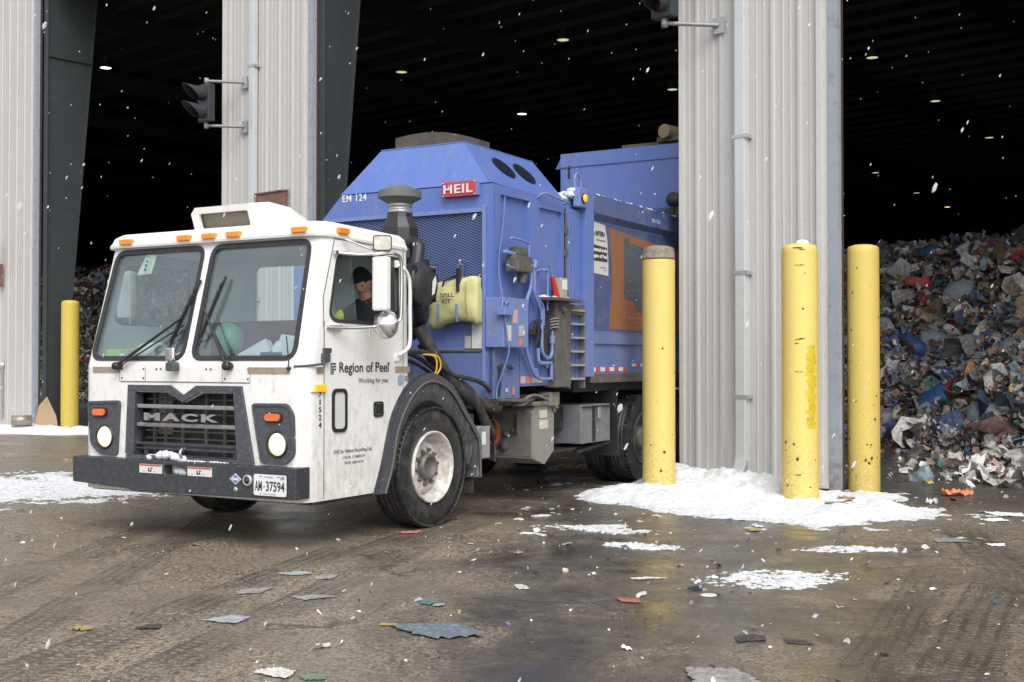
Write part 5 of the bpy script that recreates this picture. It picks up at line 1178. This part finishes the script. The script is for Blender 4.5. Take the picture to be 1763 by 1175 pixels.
m = MB(); m.smooth = True; m.bm(bm); bag = m.build('bag', KIT, kit, ko)
KT = M('canvas_seam', (.30,.31,.10), .8)
m = MB(); m.tube([(-.165, .812, 2.18), (-.16, .80, 2.05), (-.15, .80, 1.92), (-.155, .83, 1.83)], .005, 5); m.build('piping', KT, bag, ko)
kf = lambda u, v, d: (u, .782+d, v)
lettering(MB(), 'SPILL', -.435, -.275, 2.045, 2.085, kf, .002, .01).build('lettering', BLK, bag, ko); lettering(MB(), 'KIT', -.41, -.315, 1.985, 2.025, kf, .002, .01).build('lettering', BLK, bag, ko)
BS = M('blue_strap', (.12,.2,.42), .7)
for x in (-.455, -.25):
    MB().tube([(x, .785, 1.98), (x+.003, .778, 1.90), (x+.003, .79, 1.81)], .011, 5).build('strap', BS, bag, ko)
m = MB().tube(bez([(-.46,.86,2.10),(-.42,.83,2.20),(-.34,.86,2.24),(-.25,.86,2.25),(-.26,.82,2.14),(-.265,.81,2.10)]), .010, 5); m.box(-.275,-.245,.81,.83,2.10,2.32,.003); m.build('handle', BLACK, kit, ko)
m = MB().box(-.28, -.24, .85, .90, 2.24, 2.36, .008).tube(bez([(-.26,.86,2.36),(-.26,.86,2.40),(-.26,.95,2.40),(-.26,1.0,2.38)]), .008, 5); m.build('hook', CHROME, kit, ko)
# things on the side shelf
ex = thing('fire_extinguisher', 'small red and white canister leaning on the blue truck side shelf', 'extinguisher', TR, (.10, 2.10, 2.09)); eo = (.10, 2.10, 2.09)
m = MB().tube([(.10, 2.14, 2.10), (.10, 2.04, 2.30)], [.034, .026], 12); m.build('nozzle', M('red_plastic', (.55,.04,.03), .4), ex, eo)
m = MB().tube([(.10, 2.04, 2.30), (.10, 1.98, 2.46)], [.014, .009], 8); m.build('lance', M('slate_blue_rod', (.15,.22,.38), .4), ex, eo)
bt = thing('tool_tin', 'square tin with a printed label on the blue truck side shelf', 'tin', TR, (.08, 2.3, 2.086)); eo = (.08, 2.3, 2.086)
m = MB().box(.02, .12, 2.20, 2.34, 2.086, 2.30, .01); m.build('tin', M('tan_tin', (.4,.36,.28), .5, var=.3, vscale=14), bt, eo); MB().box(.121, .123, 2.22, 2.33, 2.18, 2.28).build('label', PAPER, bt, eo)
# ================================================================== DRIVER (sits inside the cab)
def person():
    SH_ = Vector((.17, .24, 0)); o = Vector((-.47, -.66, 1.30))+SH_; root = thing('person', 'driver in a black beanie and dark jacket at the side window, looking down', 'person', TR, o)
    V = [(-.47,-.66,1.34),(-.47,-.68,1.52),(-.47,-.72,1.74),(-.47,-.75,1.90),(-.47,-.79,1.98),                     # 0-4 pelvis..neck
         (-.27,-.74,1.86),(-.22,-.86,1.62),(-.33,-1.06,1.60),                                             # 5-7 left arm to wrist
         (-.67,-.74,1.86),(-.73,-.88,1.62),(-.62,-1.06,1.62),                                              # 8-10 right arm
         (-.37,-1.02,1.36),(-.37,-1.10,.98),(-.57,-1.02,1.36),(-.57,-1.10,.98),(-.37,-1.22,.92),(-.57,-1.22,.92)]
    E_ = [(0,1),(1,2),(2,3),(3,4),(3,5),(5,6),(6,7),(3,8),(8,9),(9,10),(0,11),(11,12),(12,15),(0,13),(13,14),(14,16)]
    Rr = [(.16,.12),(.15,.11),(.19,.12),(.11,.09),(.06,.06),(.085,.08),(.058,.058),(.038,.038),(.085,.08),(.058,.058),(.038,.038),(.085,.08),(.055,.055),(.085,.08),(.055,.055),(.045,.04),(.045,.04)]
    def skin(name, V, E_, Rr, mat, parent, lv=2):
        me = bpy.data.meshes.new(name); me.from_pydata([Vector(v)-o for v in V], E_, []); ob = link(bpy.data.objects.new(name, me)); ob.parent = parent
        md = ob.modifiers.new('skin', 'SKIN'); md.use_smooth_shade = True
        for i, r in enumerate(Rr): me.skin_vertices[0].data[i].radius = r if isinstance(r, tuple) else (r, r)
        me.skin_vertices[0].data[0].use_root = True
        s = ob.modifiers.new('sub', 'SUBSURF'); s.levels = s.render_levels = lv
        dg = bpy.context.evaluated_depsgraph_get(); dg.update(); m2 = bpy.data.meshes.new_from_object(ob.evaluated_get(dg)); ob.modifiers.clear(); ob.data = m2
        for p in m2.polygons: p.use_smooth = True
        m2.materials.clear(); m2.materials.append(mat); return ob
    V = [(x+.17, y+.24, z) for x, y, z in V]
    JK = M('dark_jacket_cloth', (.018,.019,.023), .8, var=.3, vscale=8, bump=.5, bscale=20); SKN = M('skin', (.45,.26,.18), .5, var=.05)
    body = skin('body', V, E_, Rr, JK, root)
    # head: sculpted from a sphere, face turned down and forward
    hc = Vector((-.47, -.845, 2.105))+SH_; rot = Matrix.Rotation(R(34), 4, 'X') @ Matrix.Rotation(R(12), 4, 'Z')
    bm = bmesh.new(); bmesh.ops.create_uvsphere(bm, u_segments=32, v_segments=24, radius=1)
    for v in bm.verts:
        x, y, z = v.co; w = .075*(1-.22*max(0, -z)); d = .098; h = .115
        fx = x*w; fy = y*d; fz = z*h
        if y < 0:
            nose = math.exp(-(x/.16)**2-((z+.12)/.22)**2)*.024; brow = math.exp(-((z-.18)/.12)**2)*.005; eye = -math.exp(-((abs(x)-.36)/.16)**2-((z-.05)/.12)**2)*.010
            mouth = math.exp(-(x/.35)**2-((z+.5)/.10)**2)*.006; chin = math.exp(-(x/.4)**2-((z+.85)/.2)**2)*.014
            fy -= nose+brow+eye+mouth+chin
        v.co = Vector((fx, fy, fz))
    m = MB(); m.smooth = True; m.bm(bm, Matrix.Translation(hc) @ rot)
    m.tube([Vector((-.47,-.77,1.94))+SH_, hc+Vector((0,.01,-.07))], [.058,.052], 14)
    for sg in (-1, 1):
        bm = bmesh.new(); bmesh.ops.create_icosphere(bm, subdivisions=2, radius=1)
        for v in bm.verts: v.co = Vector((v.co.x*.012+sg*.074, v.co.y*.02+.005, v.co.z*.032-.008))
        m.bm(bm, Matrix.Translation(hc) @ rot)
    hd_ = m.build('head', SKN, body, o)
    mt = Matrix.Translation(hc) @ rot
    m = MB(); m.smooth = True
    for sg in (-1, 1):
        bm = bmesh.new(); bmesh.ops.create_icosphere(bm, subdivisions=1, radius=.010); m.bm(bm, mt @ Matrix.Translation((sg*.029, -.082, .008)))
    m.build('eyes', M('eye_dark', (.05,.04,.035), .2), hd_, o)
    m = MB(); m.smooth = True; m.tube([mt @ Vector((-.02,-.100,-.055)), mt @ Vector((0,-.106,-.053)), mt @ Vector((.02,-.100,-.055))], [.002,.004,.002], 6); m.build('mouth', M('lips', (.35,.14,.11), .5), hd_, o)
    # beanie over the crown and ears
    bm = bmesh.new(); bmesh.ops.create_uvsphere(bm, u_segments=32, v_segments=20, radius=1)
    bmesh.ops.delete(bm, geom=[v for v in bm.verts if v.co.z < -.12+.38*max(0, -v.co.y)], context='VERTS')
    for v in bm.verts: v.co = Vector((v.co.x*.086, v.co.y*.110+.004, v.co.z*.132+.004+noise.noise(v.co*4)*.003))
    m = MB(); m.smooth = True; m.bm(bm, mt); be = m.build('beanie', M('black_knit', (.012,.012,.013), .95, bump=.5, bscale=90), hd_, o)
    # hands round the wheel rim: palm plus separate bent fingers and thumb
    for sg, wr, gp in ((1, Vector((-.33,-1.06,1.60))+SH_, Vector((-.305,-1.12,1.66))+SH_), (-1, Vector((-.62,-1.06,1.62))+SH_, Vector((-.645,-1.12,1.66))+SH_)):
        m = MB(); m.smooth = True; m.tube([wr, wr.lerp(gp, .5), gp], [.028, .036, .034], 10)
        for k in range(4):
            b_ = gp+Vector((sg*(.012-.002*k), -.012+.004*k, .03-.020*k)); l = (.05, .055, .052, .042)[k]
            m.tube([b_, b_+Vector((-sg*.008, -l*.6, .008)), b_+Vector((-sg*.03, -l*.75, .0)), b_+Vector((-sg*.042, -l*.45, -.008))], [.0095,.009,.0085,.0075], 7)
        m.tube([gp+Vector((-sg*.02, .005, .01)), gp+Vector((-sg*.045, -.012, .022)), gp+Vector((-sg*.05, -.035, .03))], [.012,.011,.009], 7)
        m.build('hand', SKN, body, o)
    m = MB(); m.box(-.14, -.07, -.60, -.595, 1.86, 1.875).box(-.18,-.12,-.60,-.595,1.80,1.812); m.build('jacket_badge', M('badge_yellow', (.75,.6,.1), .5), body, o)
    m = MB(); m.smooth = True
    lump(m, (-.14, -1.12, 1.80), .05, 3, 1.0); v = m.build('hi_vis_sleeve', M('hi_vis_yellow', (.75,.80,.08), .7, emit=None), body, o)
person()
# ================================================================== TRASH HEAP
def pile_h(X, Y):   # building frame
    s = (Y-18.5-1.2*N_(X, 0, .17, 1)-1.0*N_(X, Y, .4, 2))
    top = 4.5+.2*N_(X, 3, .11, 5)+.2*N_(X, Y, .35, 7)+max(0, -X-16)*.045
    dx = max(0, abs(X+22)-34)
    if s <= 0: h = s*.2
    else: h = top*(1-math.exp(-(s/4.6)**1.15))
    return h+(N_(X, Y, .8, 3)*.35+N_(X, Y, 2., 4)*.16)*min(1, max(0, s))-dx*.5
m = MB(); m.smooth = False; x0, x1, y0, y1, st = -60, 16, 16.0, 44, .45
nx, ny = int((x1-x0)/st), int((y1-y0)/st)
vs = [(x0+i*st, y0+j*st, pile_h(x0+i*st, y0+j*st)) for j in range(ny+1) for i in range(nx+1)]
fs = [(j*(nx+1)+i, j*(nx+1)+i+1, (j+1)*(nx+1)+i+1, (j+1)*(nx+1)+i) for j in range(ny) for i in range(nx) if max(vs[j*(nx+1)+i][2], vs[(j+1)*(nx+1)+i+1][2]) > -.1]
m.add(vs, fs)
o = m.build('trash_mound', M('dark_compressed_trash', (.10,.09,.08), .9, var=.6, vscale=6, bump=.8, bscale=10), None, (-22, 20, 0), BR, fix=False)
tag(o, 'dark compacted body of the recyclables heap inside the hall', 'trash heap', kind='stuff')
# loose pieces, thousands, coloured piece by piece
def trashmat():
    m = bpy.data.materials.new('mixed_recyclables'); m.use_nodes = True; t = m.node_tree; b = t.nodes['Principled BSDF']
    a = t.nodes.new('ShaderNodeAttribute'); a.attribute_name = 'piece'
    n = t.nodes.new('ShaderNodeTexNoise'); n.inputs['Scale'].default_value = 16; n.inputs['Detail'].default_value = 6
    tc = t.nodes.new('ShaderNodeTexCoord'); t.links.new(tc.outputs['Object'], n.inputs['Vector'])
    mr = t.nodes.new('ShaderNodeMapRange'); mr.inputs['From Min'].default_value = .35; mr.inputs['From Max'].default_value = .65; mr.inputs['To Min'].default_value = .55; mr.inputs['To Max'].default_value = 1.15
    t.links.new(n.outputs[0], mr.inputs[0]); v = t.nodes.new('ShaderNodeMix'); v.data_type = 'RGBA'; v.blend_type = 'MULTIPLY'; v.inputs['Factor'].default_value = 1
    t.links.new(a.outputs['Color'], v.inputs['A']); t.links.new(mr.outputs[0], v.inputs['B']); t.links.new(v.outputs['Result'], b.inputs['Base Color']); b.inputs['Roughness'].default_value = .45
    return m
TM = trashmat()
PAL = [((.70,.70,.68), 42), ((.42,.42,.42), 20), ((.25,.26,.28), 18), ((.42,.30,.20), 26), ((.28,.18,.11), 14), ((.10,.17,.36), 11), ((.16,.30,.50), 8), ((.30,.42,.52), 10), ((.50,.04,.05), 4), ((.55,.45,.08), 3), ((.08,.32,.25), 4), ((.60,.36,.36), 8), ((.03,.03,.035), 7), ((.30,.10,.35), 1.5), ((.60,.25,.08), 2)]
PC = np.array([p[0] for p in PAL]); PW = np.array([p[1] for p in PAL], float); PW /= PW.sum()
rs = np.random.RandomState(5)
def pieces(P, sizes, name, seed, flat=1., nrm=None):
    """each piece: a crumpled 3x3-grid sheet; returns arrays"""
    n = len(P); g = (np.array([(i, j) for j in range(4) for i in range(4)], float)-1.5)/1.5
    r = np.random.RandomState(seed)
    loc = np.zeros((n, 16, 3)); asp = r.uniform(.35, 1., (n, 1))
    loc[:, :, 0] = g[None, :, 0]*(1+r.uniform(-.3, .3, (n, 16))); loc[:, :, 1] = g[None, :, 1]*asp*(1+r.uniform(-.3, .3, (n, 16))); loc[:, :, 2] = r.uniform(-.42, .42, (n, 16))*flat; cor = np.abs(g).min(1) > .9; loc[:, cor, :2] *= r.uniform(.55, 1, (n, 4, 1))
    loc *= sizes[:, None, None]*.5
    a, b, c = r.uniform(0, 6.28, n), r.normal(0, .75*flat, n), r.normal(0, .75*flat, n)
    ca, sa, cb, sb, cc, sc_ = np.cos(a), np.sin(a), np.cos(b), np.sin(b), np.cos(c), np.sin(c)
    Rz = np.stack([np.stack([ca, -sa, 0*a], 1), np.stack([sa, ca, 0*a], 1), np.stack([0*a, 0*a, 1+0*a], 1)], 1)
    Rx = np.stack([np.stack([1+0*a, 0*a, 0*a], 1), np.stack([0*a, cb, -sb], 1), np.stack([0*a, sb, cb], 1)], 1)
    Ry = np.stack([np.stack([cc, 0*a, sc_], 1), np.stack([0*a, 1+0*a, 0*a], 1), np.stack([-sc_, 0*a, cc], 1)], 1)
    RR = Rx @ Ry @ Rz
    return (np.einsum('nij,nkj->nki', RR, loc)+P[:, None, :]).reshape(-1, 3)
def mesh_pieces(name, V, n, seed, org, fr, palw=PW):
    q = np.array([(j*4+i, j*4+i+1, j*4+i+5, j*4+i+4) for j in range(3) for i in range(3)]); F = (np.arange(n)[:, None, None]*16+q[None]).reshape(-1, 4)
    me = bpy.data.meshes.new(name); V = V-np.array(org); me.vertices.add(len(V)); me.vertices.foreach_set('co', V.ravel())
    me.loops.add(F.size); me.loops.foreach_set('vertex_index', F.ravel().astype(np.int32)); me.polygons.add(len(F)); me.polygons.foreach_set('loop_start', np.arange(0, F.size, 4, dtype=np.int32)); me.polygons.foreach_set('loop_total', np.full(len(F), 4, dtype=np.int32))
    me.update(calc_edges=True); r = np.random.RandomState(seed); k = r.choice(len(PC), n, p=palw)
    col = np.ones((n, 4)); cc_ = PC[k]; g_ = cc_.mean(1, keepdims=True); col[:, :3] = np.minimum((cc_*.80+g_*.20)*1.25, .85)*r.uniform(.6, 1.2, (n, 1))*np.array([1.04, 1., .96]); at = me.color_attributes.new('piece', 'FLOAT_COLOR', 'POINT')
    at.data.foreach_set('color', np.repeat(col, 16, axis=0).ravel()); me.materials.append(TM)
    o = link(bpy.data.objects.new(name, me)); o.location = wpos(fr, org); o.rotation_euler = (0, 0, fr[1]); return o
Pl = []; Sz = []
n_try = 0
while len(Pl) < 82000:
    Y = 18.2+rs.exponential(4.2); u = rs.rand(); X = rs.uniform(-50, 0) if u < .25 else (rs.uniform(-16, 1) if u < .78 else rs.uniform(-46, -29))
    if Y > 31: continue
    if Y > 24 and rs.rand() < .15: continue
    h = pile_h(X, Y)
    if h < .0: continue
    s = .06+rs.gamma(1.5, .052); s = min(s, .7); s = rs.uniform(.35, .8) if rs.rand() < .009 else s
    Pl.append((X, Y-.1, h+rs.uniform(-.02, .16)+s*.1)); Sz.append(s)
Pl = np.array(Pl); Sz = np.array(Sz)
o = mesh_pieces('loose_recyclables', pieces(Pl, Sz, 't', 3), len(Pl), 4, (-22, 20, 0), BR)
tag(o, 'loose paper, plastic and cardboard covering the heap inside the hall', 'recyclables', kind='stuff')
# bigger bags and boxes in the heap surface
m = MB(); rnd = random.Random(21)
cols = []
def pile_lumps(name, label, mat, n, r0, r1, zs, seed):
    m = MB(); rnd = random.Random(seed)
    for k in range(n):
        X = rnd.uniform(-14, -2) if k % 3 else rnd.uniform(-45, -20); Y = 18.6+rnd.expovariate(.28)
        if Y > 29: continue
        r = rnd.uniform(r0, r1); lump(m, (X, Y, pile_h(X, Y)+r*.25), r, k+seed, zs, 2)
    m.smooth = True; o = m.build(name, mat, None, (-22, 20, 0), BR, fix=False); tag(o, label, 'bags', kind='stuff')
pile_lumps('blue_bags', 'crumpled blue plastic bags bulging from the heap', M('blue_bag_film', (.06,.14,.36), .3, var=.5, vscale=5, bump=1., bscale=9), 70, .15, .42, .7, 1)
pile_lumps('clear_bags', 'pale translucent bags bulging from the heap', M('pale_bag_film', (.36,.40,.44), .3, var=.5, vscale=6, bump=1., bscale=9), 110, .12, .4, .65, 2)
# litter drifting out from the toe of the heap
P = []; S_ = []
r = np.random.RandomState(9)
while len(P) < 2600:
    X = r.uniform(-11, 0); Y = 12.9+r.beta(2.4, 1.3)*6.2
    # clearing swept by loaders left of a diagonal
    dens = 1/(1+math.exp(-(X+6.0-(18.2-Y)*.62)*1.5))*math.exp(-max(0, (17.0-Y))*.55)+.012
    if r.rand() > dens: continue
    s = .05+r.gamma(1.6, .05); P.append((X, Y, .015+s*.12)); S_.append(min(s, .5))
o = mesh_pieces('scattered_litter', pieces(np.array(P), np.array(S_), 's', 5, .6), len(P), 8, (-6, 16, 0), BR, None or (lambda w: w/w.sum())(PW*np.array([3,1.5,.8,.8,.5,1,1,1,2,1,1,1.5,.5,1,2])))
tag(o, 'litter strewn over the hall floor at the toe of the heap', 'litter', kind='stuff')
P = []; S_ = []
lobe = lambda X, Y: .42*math.exp(-((X+4.0)/1.5)**2-((Y-16.6)/1.7)**2)
while len(P) < 2600:
    X = r.normal(-3.9, .85); Y = r.normal(16.6, 1.3)
    if Y < 13.7 or Y > 19.5: continue
    s = .05+r.gamma(1.7, .06); P.append((X, Y, .01+lobe(X, Y)*r.uniform(.8, 1.05)+s*.1)); S_.append(min(s, .55))
o = mesh_pieces('spilled_paper', pieces(np.array(P), np.array(S_), 's', 25, .9), len(P), 28, (-4.2, 16.4, 0), BR, (lambda w: w/w.sum())(PW*np.array([6,1.5,.6,.8,.5,.6,.6,1,2,1,.6,2,.5,1.5,2])))
tag(o, 'low drift of mostly white paper spilling from the heap at the right photo edge', 'paper litter', kind='stuff')
# crumbs on the yard: tiny bits of grit and plastic
P = []; S_ = []
for k in range(3200):
    x = r.uniform(-9, 6); y = r.uniform(4.6, 19)
    if r.rand() > math.exp(-((x-.15*y-.4)/2.6)**2)+.12: continue
    s = .008+r.gamma(1.0, .015); P.append((x, y, .006+s*.1)); S_.append(min(s, .085))
o = mesh_pieces('grit_crumbs', pieces(np.array(P), np.array(S_), 's', 15, .5), len(P), 18, (0, 8, 0), WR, (lambda w: w/w.sum())(PW*np.array([3,1,1,1,1,.4,.4,1,.5,.5,.4,.6,2,.01,.5])))
tag(o, 'tiny crumbs of grit and plastic on the wet asphalt', 'grit', kind='stuff')
# ================================================================== SINGLE PIECES OF LITTER
def crumple(name, label, cat, x, y, w, d, mat, rot=0, amp=.012, fr=WR, z=0, seed=0, tear=.3, group=None):
    """a torn, creased sheet lying on the ground"""
    if amp < .025: d = d*1.5; amp *= .6
    m = MB(); nx, ny = 16, 12; vs = []; rnd = random.Random(seed*17+3); sh = rnd.uniform(-.35, .35); tp = rnd.uniform(-.3, .3)
    for j in range(ny+1):
        for i in range(nx+1):
            u, v = i/nx*2-1, j/ny*2-1; q = Vector((u*1.7, v*1.7, seed*3.3))
            # ragged outline: the border wanders inwards, the inside hardly moves
            eu = 1-tear*(.35+abs(noise.noise(Vector((v*2.6, seed, math.copysign(3, u)))))+.45*abs(noise.noise(Vector((v*8, seed, 7+math.copysign(3, u))))))
            ev = 1-tear*(.35+abs(noise.noise(Vector((u*2.6, seed+50, math.copysign(3, v)))))+.45*abs(noise.noise(Vector((u*8, seed+50, 7+math.copysign(3, v))))))
            px, py = u*eu*(1+tp*v)+sh*v, v*ev
            cr = abs(noise.noise(q*1.3))*1.6+abs(noise.noise(q*3.1+Vector((5, 0, 0))))*.9+noise.noise(q*7)*.25
            px += noise.noise(q*2+Vector((9, 0, 0)))*.10; py += noise.noise(q*2+Vector((0, 9, 0)))*.10
            X, Y = px*w/2, py*d/2
            vs.append((x+X*math.cos(rot)-Y*math.sin(rot), y+X*math.sin(rot)+Y*math.cos(rot), z+.004+max(0, amp*cr)))
    m.add(vs, [(j*(nx+1)+i, j*(nx+1)+i+1, (j+1)*(nx+1)+i+1, (j+1)*(nx+1)+i) for j in range(ny) for i in range(nx)])
    o = m.build(name, mat, None, (x, y, z), fr, fix=False); tag(o, label, cat, group)
    md = o.modifiers.new('thick', 'SOLIDIFY'); md.thickness = .0015; md.offset = 1; return o
MUD = (.10,.088,.075)
def LM_(n, c, r=.5, v=.4, vs=16, d=.35): return M(n, c, r, var=v, vscale=vs, bump=.5, bscale=20, dirt=d, dirtcol=MUD, dscale=14)
FILM = LM_('wet_grey_blue_film', (.15,.20,.25), .25, .6, 12, .3); PRINT = LM_('printed_paper', (.36,.39,.43), .5, .7, 26); ICE = LM_('icy_slush', (.36,.36,.36), .3, .3, 12, .45)
RAG = M('muddy_rag', (.06,.055,.055), .6, var=.4, vscale=14, bump=.7); REDP = LM_('red_print_paper', (.42,.13,.10), .5, .6, 9, .3); TEAL = LM_('teal_film', (.05,.20,.22), .4); YELP = LM_('yellow_wrapper', (.38,.29,.09), .5, .5, 20, .4); GRN = LM_('green_print_film', (.16,.25,.17), .4, .6, 14, .4)
DPAPER = LM_('dirty_white_paper', (.55,.55,.54), .6, .25, 12, .22)
for a in [
 ('flat_paper', 'torn printed paper with a blue corner, lying before the truck bumper', 'paper', -1.57, 6.64, .22, .14, PRINT, -.4, .008),
 ('plastic_film', 'large wet blue-grey plastic film in the middle foreground', 'plastic film', -.38, 6.34, .42, .26, FILM, .15, .016),
 ('yellow_strip', 'thin yellow-edged strip sticking out left of the blue-grey film', 'plastic strip', -.66, 6.50, .15, .035, YELP, -.25, .006),
 ('plastic_scrap', 'white hook-shaped plastic scrap at centre right of the foreground', 'plastic scrap', .88, 7.88, .22, .05, DPAPER, .25, .008),
 ('torn_wrapper', 'red and white torn wrapper on the asphalt at centre right', 'wrapper', .70, 7.16, .15, .09, REDP, -.2, .008),
 ('muddy_rag', 'dark muddy rag at the right foreground', 'rag', 1.23, 6.16, .19, .08, RAG, .2, .02),
 ('muddy_scrap', 'dark scrap beside the muddy rag', 'scrap', 1.46, 6.10, .15, .07, RAG, -.3, .008),
 ('paper_scrap', 'upper of the blue-grey paper scraps before the front wheel', 'paper', -1.45, 8.06, .2, .11, PRINT, .5, .007),
 ('paper_scrap', 'pale scrap with a red tip right of the upper blue-grey scrap', 'paper', -1.24, 7.92, .17, .1, ICE, .3, .007),
 ('ice_smear', 'pale icy scrap left below the two paper scraps', 'ice', -1.62, 7.45, .22, .12, ICE, .3, .006),
 ('ice_smear', 'pale icy scrap right below the two paper scraps', 'ice', -1.22, 7.26, .22, .1, ICE, .5, .006),
 ('yellow_wrapper', 'crumpled yellow wrapper at the lower left', 'wrapper', -2.30, 6.40, .12, .07, YELP, .1, .02),
 ('food_tray', 'small dark rectangular tray at the lower left', 'tray', -1.95, 6.45, .13, .08, RAG, .05, .01),
 ('pale_scrap', 'white torn scrap cut by the bottom edge, left of centre', 'scrap', -1.08, 5.50, .20, .10, DPAPER, -.5, .014),
 ('green_scrap', 'greenish printed scrap at the bottom edge beside the torn scrap', 'scrap', -.90, 5.42, .13, .07, GRN, .2, .01),
 ('grey_sheet', 'broad grey crumpled sheet cut by the bottom edge right of centre', 'sheet', .95, 5.42, .34, .22, ICE, -.2, .014),
 ('teal_scrap', 'teal plastic scrap above the blue-grey film', 'plastic scrap', -.50, 7.08, .11, .07, TEAL, 1., .014),
 ('ice_smear', 'lilac-white chip at the right end of the teal scrap', 'chip', -.43, 7.02, .08, .05, ICE, .2, .01),
 ('small_paper', 'small white paper chip in the lower middle foreground', 'paper', -.95, 6.02, .08, .05, DPAPER, .2, .008),
 ('small_paper', 'white chip left of the hook-shaped scrap', 'paper', .06, 7.58, .09, .12, DPAPER, .5, .006),
 ('cardboard_piece', 'brown curled cardboard piece standing on the snow heap', 'cardboard', 3.24, 11.56, .18, .12, CARD, -.5, .03),
 ('green_scrap', 'green printed film beside the cardboard on the snow heap', 'scrap', 3.1, 11.45, .22, .1, GRN, .1, .012),
 ('gold_lid', 'round dull gold lid lying just in front of the snow heap', 'lid', 2.06, 10.14, .15, .13, M('dull_gold', (.35,.30,.14), .4, var=.2), 0, .012),
 ('flat_cardboard', 'yellow and white crushed carton lying under the truck', 'carton', .82, 15.9, .34, .16, M('yellow_carton', (.48,.36,.10), .6, var=.6, vscale=6), -.4, .03),
 ('white_paper', 'white folded paper near the right photo edge', 'paper', 3.78, 9.3, .16, .09, PAPER, .1, .01),
 ('clear_film', 'clear grey film left of the folded paper at the right edge', 'plastic film', 3.5, 9.55, .28, .16, ICE, 0, .008),
 ('white_bag_scrap', 'white torn bag lying near the right edge by the doorway', 'bag', 4.62, 11.15, .4, .2, PAPER, -.4, .02),
 ('white_bag_scrap', 'smaller white scrap in front of the torn bag at the right edge', 'scrap', 4.35, 10.75, .25, .12, PAPER, .3, .015),
 ('orange_packaging', 'orange and white crushed packaging on the floor right of the third bollard', 'packaging', 4.75, 12.75, .36, .22, M('orange_print', (.65,.22,.10), .5, var=.5, vscale=5), .2, .05),
 ('white_cup', 'small white crushed cup on the floor before the orange packaging', 'cup', 4.22, 12.0, .13, .1, PAPER, .2, .05),
 ('blue_scrap', 'blue scrap on the front lobe of the snow heap', 'scrap', 1.95, 10.72, .10, .04, M('cobalt_scrap', (.05,.08,.35), .5), .6, .01),
 ('red_cloth', 'reddish strip lying by the front tyre', 'strip', -.85, 9.98, .22, .06, M('rosy_strip', (.45,.15,.16), .6, var=.4), .3, .012),
]:
    z = 0
    if 'snow heap' in a[1] and 'in front' not in a[1]: z = max(0, heap(a[3], a[4]))+.01
    crumple(*a[:3], a[3], a[4], a[5], a[6], a[7], a[8], a[9], z=z, seed=int(abs(a[3]*31+a[4]*7)))
# folded cardboard leaning at the left column
m = MB(); m.plate([(-9.86, .02), (-9.80, .52), (-9.66, .70), (-9.42, .30), (-9.34, .02)], lambda u, v, d: (u, 24.5+.3*v+d, v), .02)
o = m.build('leaning_cardboard', CARD, None, (-9.6, 24.5, 0), WR); tag(o, 'torn brown cardboard sheet leaning behind the distant left bollard', 'cardboard')
m = MB(); m.smooth = True; m.lathe([(-.2, 0), (-.19, .10), (.19, .10), (.2, 0)], (0, 0, .1), 'x', 20); o = m.build('paint_can', M('rusty_tin', (.35,.30,.25), .4, .5, var=.3, vscale=9), None, (0, 0, 0), WR); o.location = (-9.85, 23.9, .15); o.rotation_euler = (0, 0, .4); tag(o, 'tin can lying on the snow at the foot of the left pier', 'can')
crumple('blue_tarp_scrap', 'dark blue plastic scrap at the foot of the distant left bollard', 'plastic scrap', -9.5, 24.2, .7, .4, M('dark_blue_film', (.05,.10,.22), .4), .2, .08, seed=5)
m = MB(); m.tube([Vector((1.2+.045*math.cos(R(a)), 7.28+.03*math.sin(R(a)), .012)) for a in range(0, 361, 15)], .005, 6, False); o = m.build('white_ring', PAPER, None, (1.2, 7.28, 0), WR); tag(o, 'small white plastic ring on the asphalt at centre right', 'ring')
# ================================================================== FALLING SNOW
def snowfall():
    r = np.random.RandomState(2); n = 1150; V = []; F = []
    ico = bmesh.new(); bmesh.ops.create_icosphere(ico, subdivisions=1, radius=1); base = np.array([v.co[:] for v in ico.verts]); faces = np.array([[v.index for v in f.verts] for f in ico.faces]); ico.free()
    th = R(-40.8); wind = np.array([-.45, 0, -1.]); wind /= np.linalg.norm(wind)
    for k in range(n):
        y = 2.2+13*r.rand()**.75; x = r.uniform(-.62, .62)*y; z = 1.44+r.uniform(-.30, .36)*y
        if z < .1: continue
        s = (.0010+r.gamma(1.3, .0009))*(1+.06*y)*(2. if r.rand() < .02 else 1)
        P = base*(1+r.uniform(-.35, .35, (len(base), 1)))*s; al = P @ wind; P = P+np.outer(al, wind)*r.uniform(.4, 2.2)
        F.append(faces+len(V)*len(base)); V.append(P+np.array([x, y, z]))
    me = bpy.data.meshes.new('falling_snow'); me.from_pydata(np.concatenate(V).tolist(), [], np.concatenate(F).tolist()); me.update()
    sf = M('snowflake', (.85,.87,.9), .8, var=.02); sf.node_tree.nodes['Principled BSDF'].inputs['Alpha'].default_value = .42; me.materials.append(sf); o = link(bpy.data.objects.new('falling_snow', me)); tag(o, 'falling snowflakes in the air', 'snowflakes', kind='stuff')
snowfall()
